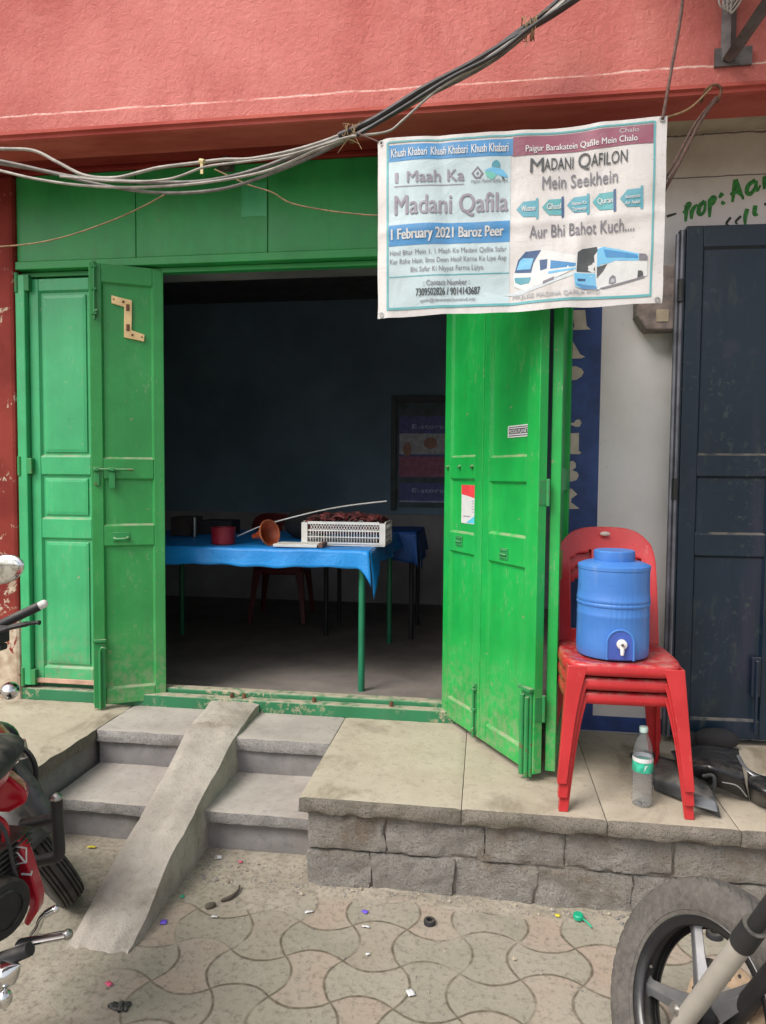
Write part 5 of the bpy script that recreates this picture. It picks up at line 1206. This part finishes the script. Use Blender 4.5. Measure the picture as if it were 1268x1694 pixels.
for k in range(7): p = at(-20, 1395, -1.80)+Vector((0, 0, .0-.016*k)); m.box(p.x-.09, p.x+.07, p.y-.05, p.y+.10, p.z-.003, p.z+.003)
m.build('cooling_fins', 'alloy', ml, bevel=.001)
m = MB()
for k in range(8):
    a = k*math.pi/4; q = ec+Vector((.9, -.3, 0)).normalized()*.012+Vector((.3*math.cos(a), .9*math.cos(a), 0)).normalized()*abs(math.cos(a))*.066*(1 if math.cos(a) > 0 else 1)+Vector((0, 0, .066*math.sin(a)))
    q = ec+Vector((.9, -.3, 0)).normalized()*.010+Vector((.316, .949, 0))*(.070*math.cos(a))+Vector((0, 0, .070*math.sin(a))); m.ball(q, .0065, n=8, k=6)
m.build('cover_bolt', 'steel', ml, smooth=True)
m = MB(); m.tube(spline(A_([(-10, 1352), (10, 1380), (22, 1432), (34, 1480), (30, 1530)], -1.80), 6), .006, 8); m.tube(spline(A_([(-20, 1470), (10, 1448), (30, 1450)], -1.80), 6), .004, 8); m.build('engine_hose', 'cable_dark', ml, smooth=True)
pg = A_([(32, 1562), (60, 1556), (112, 1546)], -1.90); m = MB(); m.tube(pg, [.020, .017, .016], 10, flat=.6); m.build('footpeg', 'chrome', ml, smooth=40); m = MB(); m.tube([pg[1]+Vector((0, -.006, .004)), pg[2]+Vector((.002, -.006, .004))], .012, 8, flat=.5); m.ball(pg[2], .014); m.build('footpeg_rubber', 'steel', ml, smooth=True)
m = MB(); m.tube(spline(A_([(46, 1556), (62, 1536), (70, 1518), (84, 1508), (98, 1501)], -1.84), 6), [.009]*15+[.011]*8+[.009, .002], 10); m.build('brake_pedal', 'chrome', ml, smooth=True)
m = MB(); m.tube(A_([(-60, 1612), (0, 1590), (50, 1570)], -1.93), [.022, .022, .018], 10); m.build('peg_mount', 'black_matt', ml, smooth=True)
m = MB(); m.tube(spline(A_([(-120, 1660), (-30, 1628), (10, 1610), (34, 1596)], -1.95), 6), [.034]*14+[.028, .022]+[.015, .008, .001]*3, 16); m.ball(at(8, 1652, -1.98), .018, .02, .024); m.build('exhaust', 'chrome', ml, smooth=True)
m = MB(); cw_ = at(-12, 1238, -1.50); m.ball(cw_, .075, .10, .085, M=Matrix.Rotation(R(-15), 3, 'Y')); m.tube(A_([(-8, 1275), (6, 1300), (4, 1320)], -1.52), [.06, .05, .03], 12); m.build('headlight_cowl', 'black_gloss', ml, smooth=True)
m = MB(); m.tube(A_([(28, 1252), (22, 1262), (10, 1285)], -1.585), [.004, .010, .004], 8, flat=.5); m.build('pilot_lamp', plain('smoky_pink_lens', (.30, .16, .17), .25), ml, smooth=True)
m = MB(); m.tube(spline(A_([(30, 1236), (46, 1244), (57, 1262), (60, 1285), (55, 1312)], -1.42), 7), .0085, 10); m.tube(spline(A_([(60, 1288), (68, 1304), (70, 1318), (64, 1332)], -1.42), 6), .003, 6); m.tube(spline(A_([(48, 1284), (56, 1300), (66, 1330)], -1.43), 6), .006, 8); m.build('brake_hose', 'black_matt', ml, smooth=True)
m = MB(); m.tube(A_([(20, 1268), (40, 1300), (72, 1345), (88, 1372)], -1.46), [.03, .04, .034, .02], 12); m.build('fork_cover', 'grey_dark', ml, smooth=True)
g0, g1 = at(-40, 1053, -1.22), at(65, 1003, -1.12); m = MB(); m.tube([g0, g0.lerp(g1, .35), g1], [.014, .0175, .0175], 14); m.build('grip', 'black_matt', ml, smooth=True)
m = MB(); m.tube([g1, g1.lerp(at(75, 998, -1.11), 1.0)], [.016, .015], 12); m.ball(at(73, 999, -1.112), .0155); m.build('bar_end', 'white_plastic', ml, smooth=True)
m = MB(); m.tube(spline([at(-30, 1058, -1.25), at(8, 1041, -1.24), at(40, 1033, -1.22), at(60, 1030, -1.20), at(66, 1030, -1.20)], 5), [.010]*12+[.007]*5+[.009]*4, 8); m.build('brake_lever', 'black_matt', ml, smooth=True)
m = MB(); m.tube([g0+Vector((-.45, -.16, -.02)), g0], .012, 10); m.build('handlebar', 'black_matt', ml, smooth=True)
m = MB(); q = at(-4, 1050, -1.22); m.box(q.x-.03, q.x+.03, q.y-.03, q.y+.03, q.z-.03, q.z+.03); q = at(3, 1070, -1.22); m.box(q.x-.03, q.x+.012, q.y-.02, q.y+.02, q.z-.012, q.z+.012); m.build('switch_housing', 'black_matt', ml, bevel=.006)
mc = at(4, 942, -1.28); mx = (at(40, 930, -1.28)-at(4, 942, -1.28)); MM = Matrix.Rotation(R(-14), 3, 'Y')
m = MB(); m.ball(mc, .088, .020, .052, M=MM, n=32); mo = m.build('mirror', 'chrome', ml, smooth=True)
m = MB(); m.ball(mc+Vector((0, -.014, 0)), .080, .008, .046, M=MM, n=32); m.build('mirror_glass', 'mirror', mo, smooth=True)
m = MB(); m.tube(spline([mc+Vector((-.05, .02, -.03)), mc+Vector((-.09, .03, -.12)), at(-55, 1050, -1.22)], 6), .006, 8); m.build('mirror_stem', 'black_matt', mo, smooth=True)
ic = at(17, 1143, -1.35); m = MB(); m.lathe([(0, .03), (.016, .026), (.028, .012), (.031, -.006), (.026, -.028), (.012, -.045), (.008, -.12)], 28, ic, Vector((.55, -.75, .12))); m.build('turn_signal', 'chrome', ml, smooth=True); m = MB(); m.tube([ic+Vector((-.02, .04, -.0)), at(-40, 1160, -1.35)], .008, 8); m.build('signal_stalk', 'black_matt', ml, smooth=True)
rc_ = lc+Vector((.10, -1.28, 0)); m = MB(); wheel(ml, Vector((rc_.x-.05, rc_.y, .30)), (1, .1, .1), .30, .12, 'rubber', 'alloy', 'alloy', name='rear_wheel', Ri=.21)

# ================================================================ LITTER
def scrap(px, py, w, h, mat, label, rot=0.0, cat='paper scrap', z=.004, zb=0.0):
    w *= .8; h *= .8
    c = atz(px, py, zb); gx = gz(c.x, c.y) if zb == 0 else 0; rr = random.Random(int(px*7+py)); m = MB()
    def f(a, b):
        u, v = (a-.5)*w, (b-.5)*h; ca, sa = math.cos(rot), math.sin(rot)
        return Vector((c.x+u*ca-v*sa+.1*w*rr.uniform(-.5, .5)*(a in (0, 1)), c.y+u*sa+v*ca, zb+gx+z+.18*w*abs(math.sin(a*2.6+rr.random()))*.5+rr.uniform(0, .002)))
    m.grid(f, 4, 4); o = m.build('paper_scrap', mat, smooth=60, solid=.0008); tag(root_at(o), label, cat); return o
MT['violet'] = plain('violet_paper', (.16, .10, .62), .6, bump=0); MT['yellow'] = plain('yellow_paper', (.66, .56, .06), .6, bump=0); MT['pinkp'] = plain('pink_paper', (.70, .10, .20), .6, bump=0)
MT['greenp'] = plain('green_plastic', (.01, .40, .22), .4, bump=0)
scrap(152, 1403, .045, .02, 'yellow', 'yellow paper strip on the ground left of the ramp', .1); scrap(271, 1528, .028, .03, 'violet', 'violet paper scrap at the foot of the ramp', .2)
scrap(604, 1511, .028, .02, 'violet', 'violet paper scrap on the pavers before the ashlar wall', -.4); scrap(680, 1645, .03, .035, 'ban_white', 'white paper scrap on the pavers at lower centre', .5)
scrap(362, 1419, .035, .03, 'ban_white', 'white crumpled paper below the lower step', .3); scrap(398, 1427, .02, .015, 'pinkp', 'pink paper speck below the lower step', .2); scrap(181, 1629, .02, .03, 'pinkp', 'pink paper scrap on the ground near the red motorcycle', 1.0)
scrap(355, 1521, .028, .012, 'ban_white', 'small white chip on the pavers right of the ramp', .1); scrap(512, 1510, .04, .012, 'ban_white', 'long pale sliver on the pavers near the ashlar corner', .5)
scrap(606, 1536, .035, .012, 'ban_white', 'pale torn scrap on a paver joint', .0); scrap(609, 1581, .02, .014, 'ban_white', 'tiny white triangle of paper on a grey paver', .6); scrap(923, 1514, .022, .02, 'yellow', 'yellow wrapper corner beside the green cap', .1)
scrap(302, 1486, .02, .018, 'greenp', 'small green wrapper by the ramp side', .2)
def ring(px, py, r0, r1, mat, label, cat, h=.012):
    c = atz(px, py, .006); c.z = gz(c.x, c.y)+.001; m = MB(); m.lathe([(r1, 0), (r1, h*.7), (r1*.9, h), (r0*1.1, h), (r0, h*.7), (r0, 0)], 28, c, close=True); tag(root_at(m.build(cat.replace(' ', '_'), mat, smooth=40)), label, cat)
ring(711, 1527, .010, .021, 'black_matt', 'black rubber ring on the pavers at the wall foot', 'rubber ring', .016); ring(1182, 1548, .012, .028, 'black_matt', 'black rubber ring seen through the dusty wheel', 'rubber ring', .02)
c = atz(957, 1517, .01); m = MB(); m.lathe([(0, 0), (.018, 0), (.019, .012), (.016, .016), (0, .016)], 20, (c.x, c.y, .006)); m.tube(spline([(c.x+.015, c.y-.01, .012), (c.x+.03, c.y-.03, .01), (c.x+.04, c.y-.05, .008)], 4), .003, 6); tag(root_at(m.build('bottle_cap', 'greenp', smooth=40)), 'bright green plastic cap at the foot of the ashlar wall', 'cap')
m = MB(); m.tube(spline([atz(366, 1490, .012), atz(382, 1484, .014), atz(394, 1474, .014), atz(397, 1464, .016)], 5), [.004, .006, .007, .007, .008, .008, .007, .007, .006, .006, .005, .005, .004, .004, .004, .003], 7); tag(root_at(m.build('twig', plain('twig', (.075, .06, .045), .8, bump=.2), smooth=True)), 'short dark twig on the ground right of the ramp', 'twig')
m = MB(); m.tube(spline([atz(340, 1501, .012), atz(348, 1498, .014), atz(357, 1496, .012)], 4), [.006, .010, .012, .012, .012, .012, .011, .009, .006], 8); tag(root_at(m.build('seed_pod', plain('pod', (.10, .085, .06), .8), smooth=True)), 'dry brown pod lying beside the twig', 'pod')
m = MB(); rr_ = random.Random(9)
for k in range(16):
    c = atz(198+rr_.uniform(-14, 14), 1667+rr_.uniform(-6, 6), .0); m.ball((c.x, c.y, gz(c.x, c.y)+.006), rr_.uniform(.006, .014), rr_.uniform(.006, .012), rr_.uniform(.004, .01), 8, 6)
tag(root_at(m.build('debris_clump', 'black_matt', smooth=True)), 'dark clump of damp litter on the ground near the red motorcycle', 'litter')
# grit that nobody could count
m = MB(); rr_ = random.Random(11)
for k in range(1000):
    if k < 520: x, y = rr_.uniform(-1.1, 1.2), -.945-abs(rr_.gauss(0, .035))
    elif k < 720: x, y = rr_.uniform(-1.15, -.68), rr_.uniform(-1.0, -.80)
    else: x, y = rr_.uniform(-2.0, 1.0), rr_.uniform(-2.2, -1.0)
    r = rr_.uniform(.0018, .0055)*(2.2 if rr_.random() < .09 else 1); z = gz(x, y)+r*.4
    v = [Vector((rr_.uniform(.6, 1.2)*r*a, rr_.uniform(.6, 1.2)*r*b, rr_.uniform(.5, .9)*r*c)) + Vector((x, y, z)) for a, b, c in ((1, 0, 0), (-1, 0, 0), (0, 1, 0), (0, -1, 0), (0, 0, 1), (0, 0, -1))]
    m.cur = k % 3
    m.add(v, [(0, 2, 4), (2, 1, 4), (1, 3, 4), (3, 0, 4), (2, 0, 5), (1, 2, 5), (3, 1, 5), (0, 3, 5)])
tag(m.build('grit', ['mortar', 'slab', 'riser']), 'loose grit and crumbs strewn along the wall foot and pavers', 'grit', None, 'stuff')
